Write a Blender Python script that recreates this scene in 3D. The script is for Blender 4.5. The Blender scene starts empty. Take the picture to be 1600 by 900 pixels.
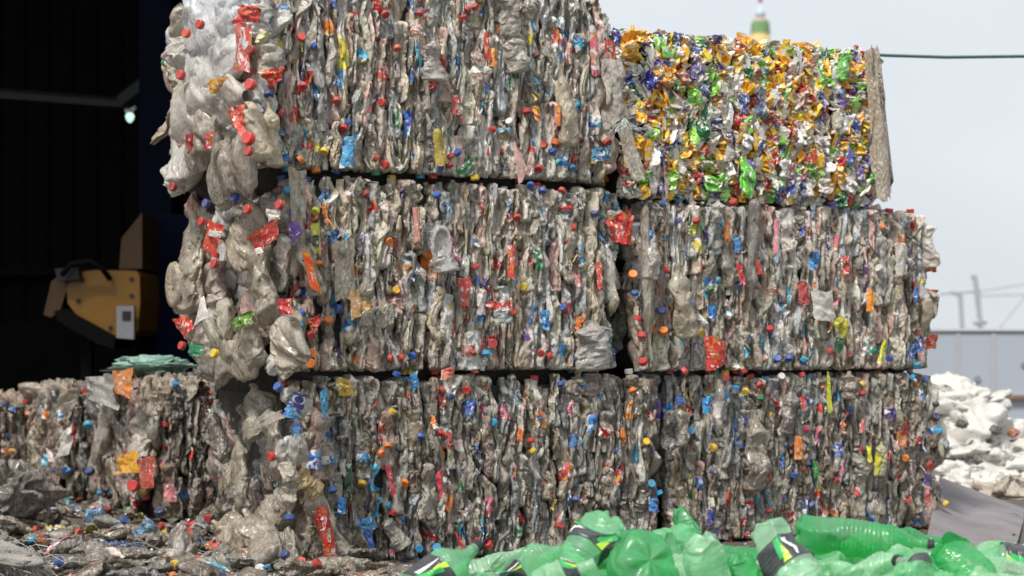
import bpy, math, random
import numpy as np
from mathutils import Matrix, Vector
R = math.radians
scene = bpy.context.scene
COL = scene.collection
random.seed(11)
rng = np.random.default_rng(11)

# ------------------------------------------------------------------ camera
F = 2700.0; CX = 800.0; HY = 540.0; CAMZ = 0.71
cam_d = bpy.data.cameras.new('camera')
cam_d.sensor_width = 36; cam_d.lens = 36 * F / 1600
cam_d.shift_y = (HY - 450) / 1600
cam_d.clip_start = 0.05; cam_d.clip_end = 2000
cam_d.dof.use_dof = True; cam_d.dof.focus_distance = 5.3; cam_d.dof.aperture_fstop = 3.6
cam = bpy.data.objects.new('camera', cam_d)
cam.location = (0, 0, CAMZ); cam.rotation_euler = (R(90), 0, 0)
COL.objects.link(cam); scene.camera = cam

# ------------------------------------------------------------------ world, sun, exposure
SUN_EL = 56; SUN_AZ = -148     # azimuth from +Y, clockwise; behind the camera to the left
w = bpy.data.worlds.new('World'); scene.world = w; w.use_nodes = True
nt = w.node_tree; nt.nodes.clear()
out = nt.nodes.new('ShaderNodeOutputWorld'); bg = nt.nodes.new('ShaderNodeBackground')
sky = nt.nodes.new('ShaderNodeTexSky'); sky.sky_type = 'NISHITA'; sky.sun_disc = False
sky.sun_elevation = R(SUN_EL); sky.sun_rotation = R(SUN_AZ); sky.dust_density = 4; sky.air_density = 1.2
tc = nt.nodes.new('ShaderNodeTexCoord'); mp = nt.nodes.new('ShaderNodeMapping'); mp.inputs['Scale'].default_value = (1, 1, 2.6)
nz = nt.nodes.new('ShaderNodeTexNoise'); nz.inputs['Scale'].default_value = 2.2; nz.inputs['Detail'].default_value = 4; nz.inputs['Roughness'].default_value = .45
rp = nt.nodes.new('ShaderNodeValToRGB')
rp.color_ramp.elements[0].position = .3; rp.color_ramp.elements[0].color = (6.1, 6.65, 7.2, 1)
rp.color_ramp.elements[1].position = .72; rp.color_ramp.elements[1].color = (7.45, 7.7, 7.85, 1)
mx = nt.nodes.new('ShaderNodeMix'); mx.data_type = 'RGBA'; mx.inputs[0].default_value = .88
L = nt.links.new
L(tc.outputs['Generated'], mp.inputs[0]); L(mp.outputs[0], nz.inputs['Vector']); L(nz.outputs['Fac'], rp.inputs[0])
L(sky.outputs[0], mx.inputs[6]); L(rp.outputs[0], mx.inputs[7]); L(mx.outputs[2], bg.inputs[0])
bg.inputs[1].default_value = 0.1
L(bg.outputs[0], out.inputs[0])
sd = bpy.data.lights.new('sun', 'SUN'); sd.energy = 3.3; sd.angle = R(12); sd.color = (1, .955, .89)
sun = bpy.data.objects.new('sun', sd); COL.objects.link(sun)
az, el = R(SUN_AZ), R(SUN_EL)
sdir = Vector((math.sin(az) * math.cos(el), math.cos(az) * math.cos(el), math.sin(el)))
sun.rotation_euler = sdir.to_track_quat('Z', 'Y').to_euler(); sun.location = (-6, -6, 12)
vs = scene.view_settings; vs.view_transform = 'Standard'; vs.look = 'None'; vs.gamma = 1; vs.exposure = 0.3

# ------------------------------------------------------------------ helpers
def lin(c):
    return tuple(((x / 255) / 12.92 if x / 255 <= .04045 else ((x / 255 + .055) / 1.055) ** 2.4) for x in c)
def px(x, y, Y): return Vector(((x - CX) / F * Y, Y, CAMZ + (HY - y) / F * Y))
def tag(o, label=None, cat=None, group=None, kind=None):
    if label: o['label'] = label
    if cat: o['category'] = cat
    if group: o['group'] = group
    if kind: o['kind'] = kind
    return o
def empty(name, M, label, cat, group=None):
    o = bpy.data.objects.new(name, None); o.empty_display_size = .1
    o.matrix_world = M if isinstance(M, Matrix) else Matrix.Translation(M)
    COL.objects.link(o); return tag(o, label, cat, group)
def mesh_np(name, v, q, mat=None, smooth=True, pc=None, tris=None):
    v = np.asarray(v, dtype=np.float32); q = np.asarray(q, dtype=np.int32).reshape(-1, 4)
    me = bpy.data.meshes.new(name)
    me.vertices.add(len(v)); me.vertices.foreach_set('co', v.ravel())
    me.loops.add(q.size); me.loops.foreach_set('vertex_index', q.ravel())
    me.polygons.add(len(q)); me.polygons.foreach_set('loop_start', np.arange(0, q.size, 4, dtype=np.int32))
    try: me.polygons.foreach_set('loop_total', np.full(len(q), 4, dtype=np.int32))
    except Exception: pass
    me.update(calc_edges=True)
    me.polygons.foreach_set('use_smooth', np.full(len(q), smooth, dtype=bool))
    if pc is not None:
        a = me.color_attributes.new('pc', 'FLOAT_COLOR', 'POINT')
        a.data.foreach_set('color', np.asarray(pc, dtype=np.float32).ravel())
    if mat: me.materials.append(mat)
    return me
def obj(name, me, parent=None, M=None, color=None):
    o = bpy.data.objects.new(name, me); COL.objects.link(o)
    if parent: o.parent = parent
    if M is not None: o.matrix_basis = M
    if color is not None: o.color = (*color[:3], 1)
    return o
class MB:
    def __init__(s): s.v = []; s.f = []
    def box(s, x0, x1, y0, y1, z0, z1, M=None):
        n = len(s.v); c = [Vector((x, y, z)) for z in (z0, z1) for y in (y0, y1) for x in (x0, x1)]
        if M: c = [M @ p for p in c]
        s.v += [tuple(p) for p in c]
        s.f += [[n + i for i in q] for q in ((0, 2, 3, 1), (4, 5, 7, 6), (0, 1, 5, 4), (2, 6, 7, 3), (0, 4, 6, 2), (1, 3, 7, 5))]
    def prism(s, pts, y0, y1, M=None):   # outline in xz, extruded along y
        n = len(s.v); k = len(pts)
        c = [Vector((p[0], y, p[1])) for y in (y0, y1) for p in pts]
        if M: c = [M @ p for p in c]
        s.v += [tuple(p) for p in c]
        s.f += [[n + i for i in range(k)][::-1], [n + k + i for i in range(k)]]
        s.f += [[n + i, n + (i + 1) % k, n + k + (i + 1) % k, n + k + i] for i in range(k)]
    def tube(s, pts, r, seg=8):
        pts = [Vector(p) for p in pts]; n = len(s.v)
        rr = r if isinstance(r, (list, tuple)) else [r] * len(pts)
        ref = Vector((.13, .31, .94))
        for i, p in enumerate(pts):
            t = (pts[min(i + 1, len(pts) - 1)] - pts[max(i - 1, 0)]).normalized()
            a = t.cross(ref)
            if a.length < .1: a = t.cross(Vector((1, 0, 0)))
            a.normalize(); b = t.cross(a)
            for k in range(seg):
                th = 2 * math.pi * k / seg
                s.v.append(tuple(p + (a * math.cos(th) + b * math.sin(th)) * rr[i]))
        for i in range(len(pts) - 1):
            for k in range(seg):
                s.f.append([n + i * seg + k, n + i * seg + (k + 1) % seg, n + (i + 1) * seg + (k + 1) % seg, n + (i + 1) * seg + k])
        s.f.append([n + k for k in range(seg)][::-1]); s.f.append([n + (len(pts) - 1) * seg + k for k in range(seg)])
    def mesh(s, name, mat, smooth=False):
        me = bpy.data.meshes.new(name); me.from_pydata(s.v, [], s.f); me.update()
        if smooth: me.polygons.foreach_set('use_smooth', [True] * len(me.polygons))
        me.materials.append(mat); return me
    def build(s, name, mat, parent=None, smooth=False, M=None):
        return obj(name, s.mesh(name, mat, smooth), parent, M)

# ------------------------------------------------------------------ materials
def base_mat(name):
    m = bpy.data.materials.new(name); m.use_nodes = True
    t = m.node_tree; b = t.nodes['Principled BSDF']; return m, t, b
def add_noise(t, scale, detail=4, rough=.55, stretch=None, dist=0):
    g = t.nodes.new('ShaderNodeNewGeometry'); n = t.nodes.new('ShaderNodeTexNoise')
    n.inputs['Scale'].default_value = scale; n.inputs['Detail'].default_value = detail; n.inputs['Roughness'].default_value = rough
    n.inputs['Distortion'].default_value = dist
    if stretch:
        mpn = t.nodes.new('ShaderNodeMapping'); mpn.inputs['Scale'].default_value = stretch
        t.links.new(g.outputs['Position'], mpn.inputs[0]); t.links.new(mpn.outputs[0], n.inputs['Vector'])
    else: t.links.new(g.outputs['Position'], n.inputs['Vector'])
    return n
def ramp(t, src, a, b, ca=(0, 0, 0, 1), cb=(1, 1, 1, 1)):
    r = t.nodes.new('ShaderNodeValToRGB'); r.color_ramp.elements[0].position = a; r.color_ramp.elements[1].position = b
    r.color_ramp.elements[0].color = ca; r.color_ramp.elements[1].color = cb
    t.links.new(src, r.inputs[0]); return r
def mixc(t, fac, a, b, mode='MIX'):
    m = t.nodes.new('ShaderNodeMix'); m.data_type = 'RGBA'; m.blend_type = mode
    for s, i in ((fac, 0), (a, 6), (b, 7)):
        if isinstance(s, (int, float)): m.inputs[i].default_value = s
        elif isinstance(s, tuple): m.inputs[i].default_value = (*s[:3], 1)
        else: t.links.new(s, m.inputs[i])
    return m.outputs[2]
def piece_color(t, src):
    if src == 'attr':
        a = t.nodes.new('ShaderNodeAttribute'); a.attribute_name = 'pc'; return a.outputs['Color']
    return t.nodes.new('ShaderNodeObjectInfo').outputs['Color']
def bump(t, b, h, strength, dist):
    n = t.nodes.new('ShaderNodeBump'); n.inputs['Strength'].default_value = strength; n.inputs['Distance'].default_value = dist
    t.links.new(h, n.inputs['Height']); t.links.new(n.outputs[0], b.inputs['Normal']); return n
DUST = (.41, .36, .295)
def mat_pet(name, src, dust=.55, clear=0.0, bk=1.0, gloss=1.0):
    m, t, b = base_mat(name)
    c = piece_color(t, src)
    n1 = add_noise(t, 26, 6, .65); r1 = ramp(t, n1.outputs['Fac'], .38, .68)
    dm = t.nodes.new('ShaderNodeMath'); dm.operation = 'MULTIPLY'; dm.inputs[1].default_value = dust
    t.links.new(r1.outputs[0], dm.inputs[0])
    c = mixc(t, dm.outputs[0], c, DUST)
    n2 = add_noise(t, 160, 3, .6); r2 = ramp(t, n2.outputs['Fac'], .60, .72)
    sm = t.nodes.new('ShaderNodeMath'); sm.operation = 'MULTIPLY'; sm.inputs[1].default_value = .5
    t.links.new(r2.outputs[0], sm.inputs[0]); c = mixc(t, sm.outputs[0], c, (.10, .085, .07))
    n4 = add_noise(t, 75, 4, .6, (1, 1, .35)); r4 = ramp(t, n4.outputs['Fac'], .55, .70)
    hm = t.nodes.new('ShaderNodeMath'); hm.operation = 'MULTIPLY'; hm.inputs[1].default_value = .62
    t.links.new(r4.outputs[0], hm.inputs[0]); c = mixc(t, hm.outputs[0], c, (.68, .65, .60))
    # pale crease lines: fold highlights and stress whitening painted into the colour
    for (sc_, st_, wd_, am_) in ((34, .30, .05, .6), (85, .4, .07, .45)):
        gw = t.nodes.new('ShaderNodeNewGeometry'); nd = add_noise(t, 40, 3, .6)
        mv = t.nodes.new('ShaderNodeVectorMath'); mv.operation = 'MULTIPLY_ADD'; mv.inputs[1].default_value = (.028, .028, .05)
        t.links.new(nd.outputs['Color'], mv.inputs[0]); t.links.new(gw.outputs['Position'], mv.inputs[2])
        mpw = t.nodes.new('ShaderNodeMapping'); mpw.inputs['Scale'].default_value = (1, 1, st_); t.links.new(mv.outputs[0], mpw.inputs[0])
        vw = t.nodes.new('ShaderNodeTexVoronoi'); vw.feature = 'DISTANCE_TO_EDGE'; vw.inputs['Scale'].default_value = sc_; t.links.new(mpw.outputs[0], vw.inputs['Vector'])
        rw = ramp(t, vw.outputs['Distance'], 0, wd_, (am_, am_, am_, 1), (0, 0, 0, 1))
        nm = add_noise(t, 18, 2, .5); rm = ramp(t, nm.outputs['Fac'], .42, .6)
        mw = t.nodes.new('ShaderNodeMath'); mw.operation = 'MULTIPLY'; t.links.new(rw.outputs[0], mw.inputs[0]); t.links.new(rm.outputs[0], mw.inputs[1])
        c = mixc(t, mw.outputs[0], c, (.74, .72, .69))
    t.links.new(c, b.inputs['Base Color'])
    rr = ramp(t, n1.outputs['Fac'], .3, .7, (.10 * gloss, .10 * gloss, .10 * gloss, 1), (.42 * gloss, .42 * gloss, .42 * gloss, 1)); t.links.new(rr.outputs[0], b.inputs['Roughness'])
    b.inputs['IOR'].default_value = 1.6; b.inputs['Coat Weight'].default_value = .28; b.inputs['Coat Roughness'].default_value = .12; b.inputs['Coat IOR'].default_value = 1.6
    n3 = add_noise(t, 110, 6, .7, (1, 1, .4), .8)
    v = t.nodes.new('ShaderNodeTexVoronoi'); v.feature = 'DISTANCE_TO_EDGE'; v.inputs['Scale'].default_value = 62
    g = t.nodes.new('ShaderNodeNewGeometry'); mpn = t.nodes.new('ShaderNodeMapping'); mpn.inputs['Scale'].default_value = (1, 1, .5)
    t.links.new(g.outputs['Position'], mpn.inputs[0]); t.links.new(mpn.outputs[0], v.inputs['Vector'])
    ad = t.nodes.new('ShaderNodeMath'); ad.operation = 'MULTIPLY_ADD'; ad.inputs[1].default_value = 1.1
    t.links.new(v.outputs['Distance'], ad.inputs[0]); t.links.new(n3.outputs['Fac'], ad.inputs[2])
    bump(t, b, ad.outputs[0], bk, .009)
    if clear > 0:
        tr = t.nodes.new('ShaderNodeBsdfTransparent'); ms = t.nodes.new('ShaderNodeMixShader')
        o = t.nodes['Material Output']; fr = t.nodes.new('ShaderNodeMath'); fr.operation = 'MULTIPLY_ADD'
        t.links.new(r1.outputs[0], fr.inputs[0]); fr.inputs[1].default_value = clear * .9; fr.inputs[2].default_value = 1 - clear
        tr.inputs[0].default_value = (.93, .92, .90, 1)
        t.links.new(fr.outputs[0], ms.inputs[0]); t.links.new(tr.outputs[0], ms.inputs[1]); t.links.new(b.outputs[0], ms.inputs[2])
        t.links.new(ms.outputs[0], o.inputs['Surface'])
    return m
def mat_print(name, src, dust=.35, amount=.5, metal=0.0, scale=55, second=(.72, .70, .68)):
    m, t, b = base_mat(name)
    c = piece_color(t, src)
    g = t.nodes.new('ShaderNodeNewGeometry')
    v = t.nodes.new('ShaderNodeTexVoronoi'); v.inputs['Scale'].default_value = scale
    n0 = add_noise(t, 30, 3, .5)
    ad = t.nodes.new('ShaderNodeVectorMath'); ad.operation = 'MULTIPLY_ADD'; ad.inputs[1].default_value = (.05,) * 3
    t.links.new(n0.outputs['Color'], ad.inputs[0]); t.links.new(g.outputs['Position'], ad.inputs[2]); t.links.new(ad.outputs[0], v.inputs['Vector'])
    sep = t.nodes.new('ShaderNodeSeparateColor'); t.links.new(v.outputs['Color'], sep.inputs[0])
    r = ramp(t, sep.outputs[0], 1 - amount * .6, 1 - amount * .6 + .03)
    c = mixc(t, r.outputs[0], c, second)
    r2 = ramp(t, sep.outputs[1], .84, .87)
    hs = t.nodes.new('ShaderNodeHueSaturation'); hs.inputs['Hue'].default_value = .58; hs.inputs['Value'].default_value = .8
    t.links.new(c, hs.inputs['Color']); c = mixc(t, r2.outputs[0], c, hs.outputs[0])
    n1 = add_noise(t, 34, 5, .65); r1 = ramp(t, n1.outputs['Fac'], .42, .72)
    dm = t.nodes.new('ShaderNodeMath'); dm.operation = 'MULTIPLY'; dm.inputs[1].default_value = dust
    t.links.new(r1.outputs[0], dm.inputs[0]); c = mixc(t, dm.outputs[0], c, DUST)
    t.links.new(c, b.inputs['Base Color']); b.inputs['Roughness'].default_value = .33; b.inputs['Metallic'].default_value = metal
    n3 = add_noise(t, 110, 4, .6); bump(t, b, n3.outputs['Fac'], .7, .006)
    return m
def mat_plain(name, color, rough=.5, noise=.25, nscale=8, bumpk=0, bscale=60, metal=0, spec=.5, dustc=None, src=None, sub=0):
    m, t, b = base_mat(name)
    c = piece_color(t, src) if src else color
    n1 = add_noise(t, nscale, 6, .6); r1 = ramp(t, n1.outputs['Fac'], .35, .7)
    dm = t.nodes.new('ShaderNodeMath'); dm.operation = 'MULTIPLY'; dm.inputs[1].default_value = noise
    t.links.new(r1.outputs[0], dm.inputs[0])
    if dustc is None: dustc = tuple(x * .45 for x in color)
    c = mixc(t, dm.outputs[0], c, dustc)
    t.links.new(c, b.inputs['Base Color']); b.inputs['Roughness'].default_value = rough; b.inputs['Metallic'].default_value = metal
    b.inputs['Specular IOR Level'].default_value = spec
    if bumpk:
        n3 = add_noise(t, bscale, 5, .6); bump(t, b, n3.outputs['Fac'], bumpk, .01)
    return m
M = {}
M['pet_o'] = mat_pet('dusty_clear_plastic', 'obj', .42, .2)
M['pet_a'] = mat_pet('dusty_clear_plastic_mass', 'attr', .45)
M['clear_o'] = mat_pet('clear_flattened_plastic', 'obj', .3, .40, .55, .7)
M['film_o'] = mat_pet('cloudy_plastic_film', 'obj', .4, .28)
M['label_o'] = mat_print('printed_film', 'obj', .35, .45)
M['label_a'] = mat_print('printed_film_mass', 'attr', .4, .45)
M['solid_label'] = mat_print('printed_label_sheet', 'obj', .28, .12, scale=120)
M['can_o'] = mat_print('printed_aluminium', 'obj', .2, .42, .2, 85, (.74, .71, .66))
M['can_a'] = mat_print('printed_aluminium_mass', 'attr', .2, .42, .2, 85, (.74, .71, .66))
M['cap_o'] = mat_plain('cap_plastic', (.5, .5, .5), .42, .5, 45, .15, 90, src='obj', dustc=(.20, .165, .13))
M['core'] = mat_plain('compacted_plastic_core', (.045, .040, .035), .8, .6, 40, 1, 80)
M['ink'] = mat_plain('pale_ink', (.72, .68, .63), .5, .2, 80)
M['ink_dark'] = mat_plain('dark_ink', (.03, .03, .04), .5, .1, 80)

# ------------------------------------------------------------------ crumpled prototypes
def cells(P, n, r, sc):
    lo, hi = P.min(0), P.max(0)
    C = r.uniform(lo, hi, (n, 3)); G = r.normal(0, 1, (n, 3)) * sc
    D = ((P[:, None, :] - C[None]) ** 2).sum(2); i = D.argmin(1)
    d2 = np.sort(D, 1); ridge = np.sqrt(d2[:, 1]) - np.sqrt(d2[:, 0])
    return (G[i] * (P - C[i])).sum(1), ridge
def smooth_noise(s, r, k=4):
    o = np.zeros_like(s)
    for j in range(1, k + 1): o += r.normal() / j * np.sin(2 * math.pi * (s * j * .8 + r.random()))
    return o
def grid_quads(ns, nr):
    a = np.arange(ns - 1)[:, None] * nr; k = np.arange(nr)[None]; k2 = (k + 1) % nr
    return np.stack([a + k, a + k2, a + nr + k2, a + nr + k], -1).reshape(-1, 4)
def grid_normals(V):
    du = np.roll(V, -1, 1) - np.roll(V, 1, 1); dv = np.gradient(V, axis=0)
    n = np.cross(du, dv); n /= (np.linalg.norm(n, axis=2, keepdims=True) + 1e-9); return n
def make_bottle(r, Lb, W, T, ns=40, nr=22, bend=.012, crum=1.0, ribs=False, neck=True, zs=1.0, tv=.42):
    s = np.linspace(0, 1, ns)
    prof = np.ones(ns)
    prof *= np.clip(s / .05, 0.02, 1) ** .45
    nf = .09 / max(Lb / .25, .5) * .8
    sh0 = 1 - nf - r.uniform(.14, .24)
    tt = np.clip((s - sh0) / (1 - nf - sh0), 0, 1); ease = tt * tt * (3 - 2 * tt)
    nk = .0125
    rx = T / 2 * prof * (1 + tv * smooth_noise(s, r)); ry = W / 2 * prof * (1 + .12 * smooth_noise(s, r))
    rx = np.clip(rx, T * .13, T * .95)
    if neck:
        rx = rx * (1 - ease) + nk * ease; ry = ry * (1 - ease) + nk * ease
    else:
        e = np.clip((1 - s) / .06, .02, 1) ** .5; rx *= e; ry *= e
    rx[0] *= .03; ry[0] *= .03; 
    th = np.arange(nr) / nr * 2 * math.pi
    c, sn = np.cos(th), np.sin(th)
    X = rx[:, None] * c[None]; Y = ry[:, None] * sn[None]; Z = np.repeat((s * Lb)[:, None], nr, 1)
    P = np.stack([.04 * c[None].repeat(ns, 0), .04 * sn[None].repeat(ns, 0), Z], -1).reshape(-1, 3)
    P = P * np.array([1, 1, zs])
    f1, rd1 = cells(P, int(30 * Lb * zs / .2) + 10, r, .34); f2, rd2 = cells(P, int(110 * Lb * zs / .2) + 20, r, .30)
    d = (f1 + f2) * crum - .004 * np.exp(-rd1 / .003) * crum - .0015 * np.exp(-rd2 / .002) * crum
    d = d.reshape(ns, nr)
    if zs < .5: d = d + (.0028 * np.abs(np.sin(3.5 * th[None] + 1.5 * smooth_noise(s, r, 3)[:, None])) - .0014) * (1 + .5 * smooth_noise(s, r, 3)[:, None])
    if ribs: d += .0012 * np.sin(s * Lb / .0095 * 2 * math.pi)[:, None]
    att = (1 - ease if neck else np.ones(ns)) * np.clip(s / .08, 0, 1)
    lim = (.3 * T + .35 * np.abs(sn) * T)[None]
    d = np.clip(d, -.009, .008) * att[:, None]
    nX, nY = c[None] , sn[None]
    X = X + d * nX; Y = Y + d * nY * 1.3
    tw = r.normal(0, .25) * s + .12 * smooth_noise(s, r, 2)
    tw *= 1.0
    ct, st = np.cos(tw)[:, None], np.sin(tw)[:, None]
    X, Y = X * ct - Y * st, X * st + Y * ct
    bx = bend * smooth_noise(s, r, 3); by = bend * .6 * smooth_noise(s, r, 2)
    bx -= bx.mean(); by -= by.mean()
    X = X + bx[:, None]; Y = Y + by[:, None]
    Z = Z + .5 * d * np.cos(3 * th)[None]
    V = np.stack([X, Y, Z], -1)
    N = grid_normals(V)
    q = grid_quads(ns, nr)
    capc = V[-1].mean(0); axis = V[-1].mean(0) - V[-4].mean(0); axis /= np.linalg.norm(axis)
    a0 = int(ns * r.uniform(.18, .42)); a1 = min(a0 + int(ns * r.uniform(.16, .36)), int(ns * (sh0 + .03)))
    a1 = max(a1, a0 + 4)
    C0 = V.mean(1, keepdims=True); dirs = V - C0; dirs /= (np.linalg.norm(dirs, axis=2, keepdims=True) + 1e-9)
    lab = V[a0:a1] + dirs[a0:a1] * .0022 * (1 if T < .08 else 1)
    return dict(v=V.reshape(-1, 3), q=q, lv=lab.reshape(-1, 3), lq=grid_quads(a1 - a0, nr), cap=capc, axis=axis, L=Lb, W=W, T=T, neck=neck)
def make_can(r, Lb, W, T, ns=22, nr=18):
    s = np.linspace(0, 1, ns); prof = np.ones(ns)
    prof[0] = .02; prof[1] = .74; prof[2] = .80; prof[3] = .96; prof[-1] = .02; prof[-2] = .72; prof[-3] = .80; prof[-4] = .95
    z = s * Lb; z[0] = z[1] + .004; z[-1] = z[-2] - .004; z[1] = z[2] - .001; z[-2] = z[-3] + .001
    th = np.arange(nr) / nr * 2 * math.pi; c, sn = np.cos(th), np.sin(th)
    rx = T / 2 * prof * np.clip(1 + .3 * smooth_noise(s, r), .4, 1.4); ry = W / 2 * prof * (1 + .12 * smooth_noise(s, r))
    X = rx[:, None] * c; Y = ry[:, None] * sn; Z = np.repeat(z[:, None], nr, 1)
    P = np.stack([.03 * c[None].repeat(ns, 0), .03 * sn[None].repeat(ns, 0), Z * .55], -1).reshape(-1, 3)
    f1, r1 = cells(P, 34, r, .7); d = np.clip(f1 - .003 * np.exp(-r1 / .003), -.008, .008).reshape(ns, nr)
    att = np.clip(np.minimum(s, 1 - s) / .2, 0, 1)[:, None]; d = d * att
    X = X + d * c; Y = Y + d * sn
    X = X + (.006 * smooth_noise(s, r, 3))[:, None]; Y = Y + (.004 * smooth_noise(s, r, 3))[:, None]
    Z = Z + (.012 * r.normal() * X / T + .01 * r.normal() * Y / W)
    V = np.stack([X, Y, Z], -1)
    return dict(v=V.reshape(-1, 3), q=grid_quads(ns, nr), L=Lb, W=W, T=T)
def make_sheet(r, a, b, na=12, nb=12, amp=.012, fold=.5):
    u = np.linspace(-.5, .5, na); v = np.linspace(-.5, .5, nb); U_, V_ = np.meshgrid(u, v, indexing='ij')
    P = np.stack([U_ * a, V_ * b, U_ * 0], -1).reshape(-1, 3)
    f, rd = cells(P + [0, 0, 0], 9, r, fold); f2, rd2 = cells(P, 30, r, fold * .6)
    z = np.clip(f + f2, -amp, amp) + amp * .8 * np.sin(U_.ravel() * 5 + r.random() * 6) * r.normal()
    e = 1 + .18 * smooth_noise(np.linspace(0, 1, nb), r)[None].repeat(na, 0).ravel()
    e2 = 1 + .2 * smooth_noise(np.linspace(0, 1, na), r)[:, None].repeat(nb, 1).ravel()
    V = np.stack([P[:, 0] * e, P[:, 1] * e2, z], -1)
    # a film of real thickness: two skins
    i = np.arange(na - 1)[:, None] * nb; k = np.arange(nb - 1)[None]
    q = np.stack([i + k, i + k + 1, i + nb + k + 1, i + nb + k], -1).reshape(-1, 4)
    return dict(v=V, q=q, a=a, b=b)
rs = np.random.default_rng(5)
EDGE = [make_bottle(rs, l, rs.uniform(.07, .10), rs.uniform(.022, .036), nr=34, ribs=(i % 5 == 0), neck=(i % 3 != 2), ns=int(26 + l * 90), bend=.0045, zs=.38, tv=.24)
        for i, l in enumerate(list(np.linspace(.10, .36, 30)))]
SMALLB = [make_bottle(rs, rs.uniform(.11, .2), rs.uniform(.06, .085), rs.uniform(.03, .04), ns=44, nr=36, bend=.006, crum=.6, tv=.2, neck=(i % 2 == 0)) for i in range(8)]
BROAD = [make_bottle(rs, rs.uniform(.22, .31), rs.uniform(.11, .16), rs.uniform(.04, .055), ns=64, nr=48, ribs=(i % 3 == 0), bend=.008, crum=.55, tv=.16, zs=.7) for i in range(9)]
CANS = [make_can(rs, rs.uniform(.05, .10), rs.uniform(.05, .065), rs.uniform(.018, .03)) for i in range(18)]
SHEETS = [make_sheet(rs, rs.uniform(.03, .05), rs.uniform(.05, .09)) for i in range(10)]
FILMS = [make_sheet(rs, .2, .28, 26, 30, .03, .6) for i in range(5)]
def cap_proto(rad=.0152, h=.017, seg=40):
    prof = [(.001, 0, 0), (rad * .8, 0, 0), (rad * .99, .001, 0), (rad, .003, 1), (rad, h - .003, 1), (rad * .97, h - .0012, 0), (rad * .86, h, 0), (rad * .5, h - .0004, 0), (.0008, h - .0004, 0)]
    v = []
    for (r_, z, rb) in prof:
        for k in range(seg):
            rr = r_ * (1 - (.035 if (k % 2 and rb) else 0)); th = 2 * math.pi * k / seg
            v.append((rr * math.cos(th), rr * math.sin(th), z))
    return dict(v=np.array(v), q=grid_quads(len(prof), seg))
CAP = cap_proto()
CAP_ME = mesh_np('bottle_cap', CAP['v'], CAP['q'], M['cap_o'], smooth=False)
for i, p in enumerate(EDGE + BROAD + SMALLB):
    p['me'] = mesh_np('crushed_bottle', p['v'], p['q'], M['clear_o'] if i >= len(EDGE) else M['pet_o']); p['lme'] = mesh_np('printed_wrapper', p['lv'], p['lq'], M['label_o'])
for p in CANS: p['me'] = mesh_np('crushed_can', p['v'], p['q'], M['can_o'], False)
for p in SHEETS: p['me'] = mesh_np('film_scrap', p['v'], p['q'], M['label_o'], False)
for p in FILMS: p['me'] = mesh_np('film', p['v'], p['q'], M['film_o'])

# palettes (linear)
def pal(*cs, k=1.0): return [tuple(min(.85, x * k * w) for x, w in zip(lin(c), (1.01, .985, .94))) for c in cs]
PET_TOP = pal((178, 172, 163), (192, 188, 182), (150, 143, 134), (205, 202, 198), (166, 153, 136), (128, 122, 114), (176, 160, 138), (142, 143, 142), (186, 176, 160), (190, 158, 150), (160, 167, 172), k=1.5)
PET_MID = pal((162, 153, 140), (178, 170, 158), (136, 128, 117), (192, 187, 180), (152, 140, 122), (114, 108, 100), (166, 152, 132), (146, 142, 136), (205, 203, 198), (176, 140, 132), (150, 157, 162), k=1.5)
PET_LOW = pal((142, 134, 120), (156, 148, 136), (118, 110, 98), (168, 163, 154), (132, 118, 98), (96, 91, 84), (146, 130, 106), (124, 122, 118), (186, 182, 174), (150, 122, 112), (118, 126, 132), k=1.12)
CAPS = [(lin((182, 42, 38)), .34), (lin((28, 78, 150)), .22), (lin((30, 140, 190)), .17), (lin((228, 120, 30)), .08), (lin((30, 120, 84)), .05), (lin((210, 210, 205)), .06), (lin((225, 185, 40)), .06), (lin((24, 36, 84)), .02)]
LABS = [(lin((196, 42, 44)), .30), (lin((40, 120, 185)), .20), (lin((60, 170, 205)), .12), (lin((225, 125, 45)), .09), (lin((215, 200, 195)), .1), (lin((90, 60, 140)), .05), (lin((50, 140, 90)), .05), (lin((215, 195, 60)), .04), (lin((205, 110, 135)), .05)]
CANC = [(lin((246, 178, 44)), .32), (lin((230, 227, 220)), .26), (lin((150, 206, 84)), .10), (lin((110, 98, 168)), .05), (lin((70, 100, 165)), .035), (lin((190, 50, 55)), .08), (lin((182, 172, 158)), .14), (lin((52, 130, 84)), .03), (lin((215, 120, 130)), .04)]
def pick(pl):
    p = np.array([x[1] for x in pl]); return pl[rng.choice(len(pl), p=p / p.sum())][0]
def jit(c, k=.12):
    f = 1 + rng.normal(0, k); return tuple(min(max(x * f * (1 + rng.normal(0, .03)), .01), .9) for x in c)

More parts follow.
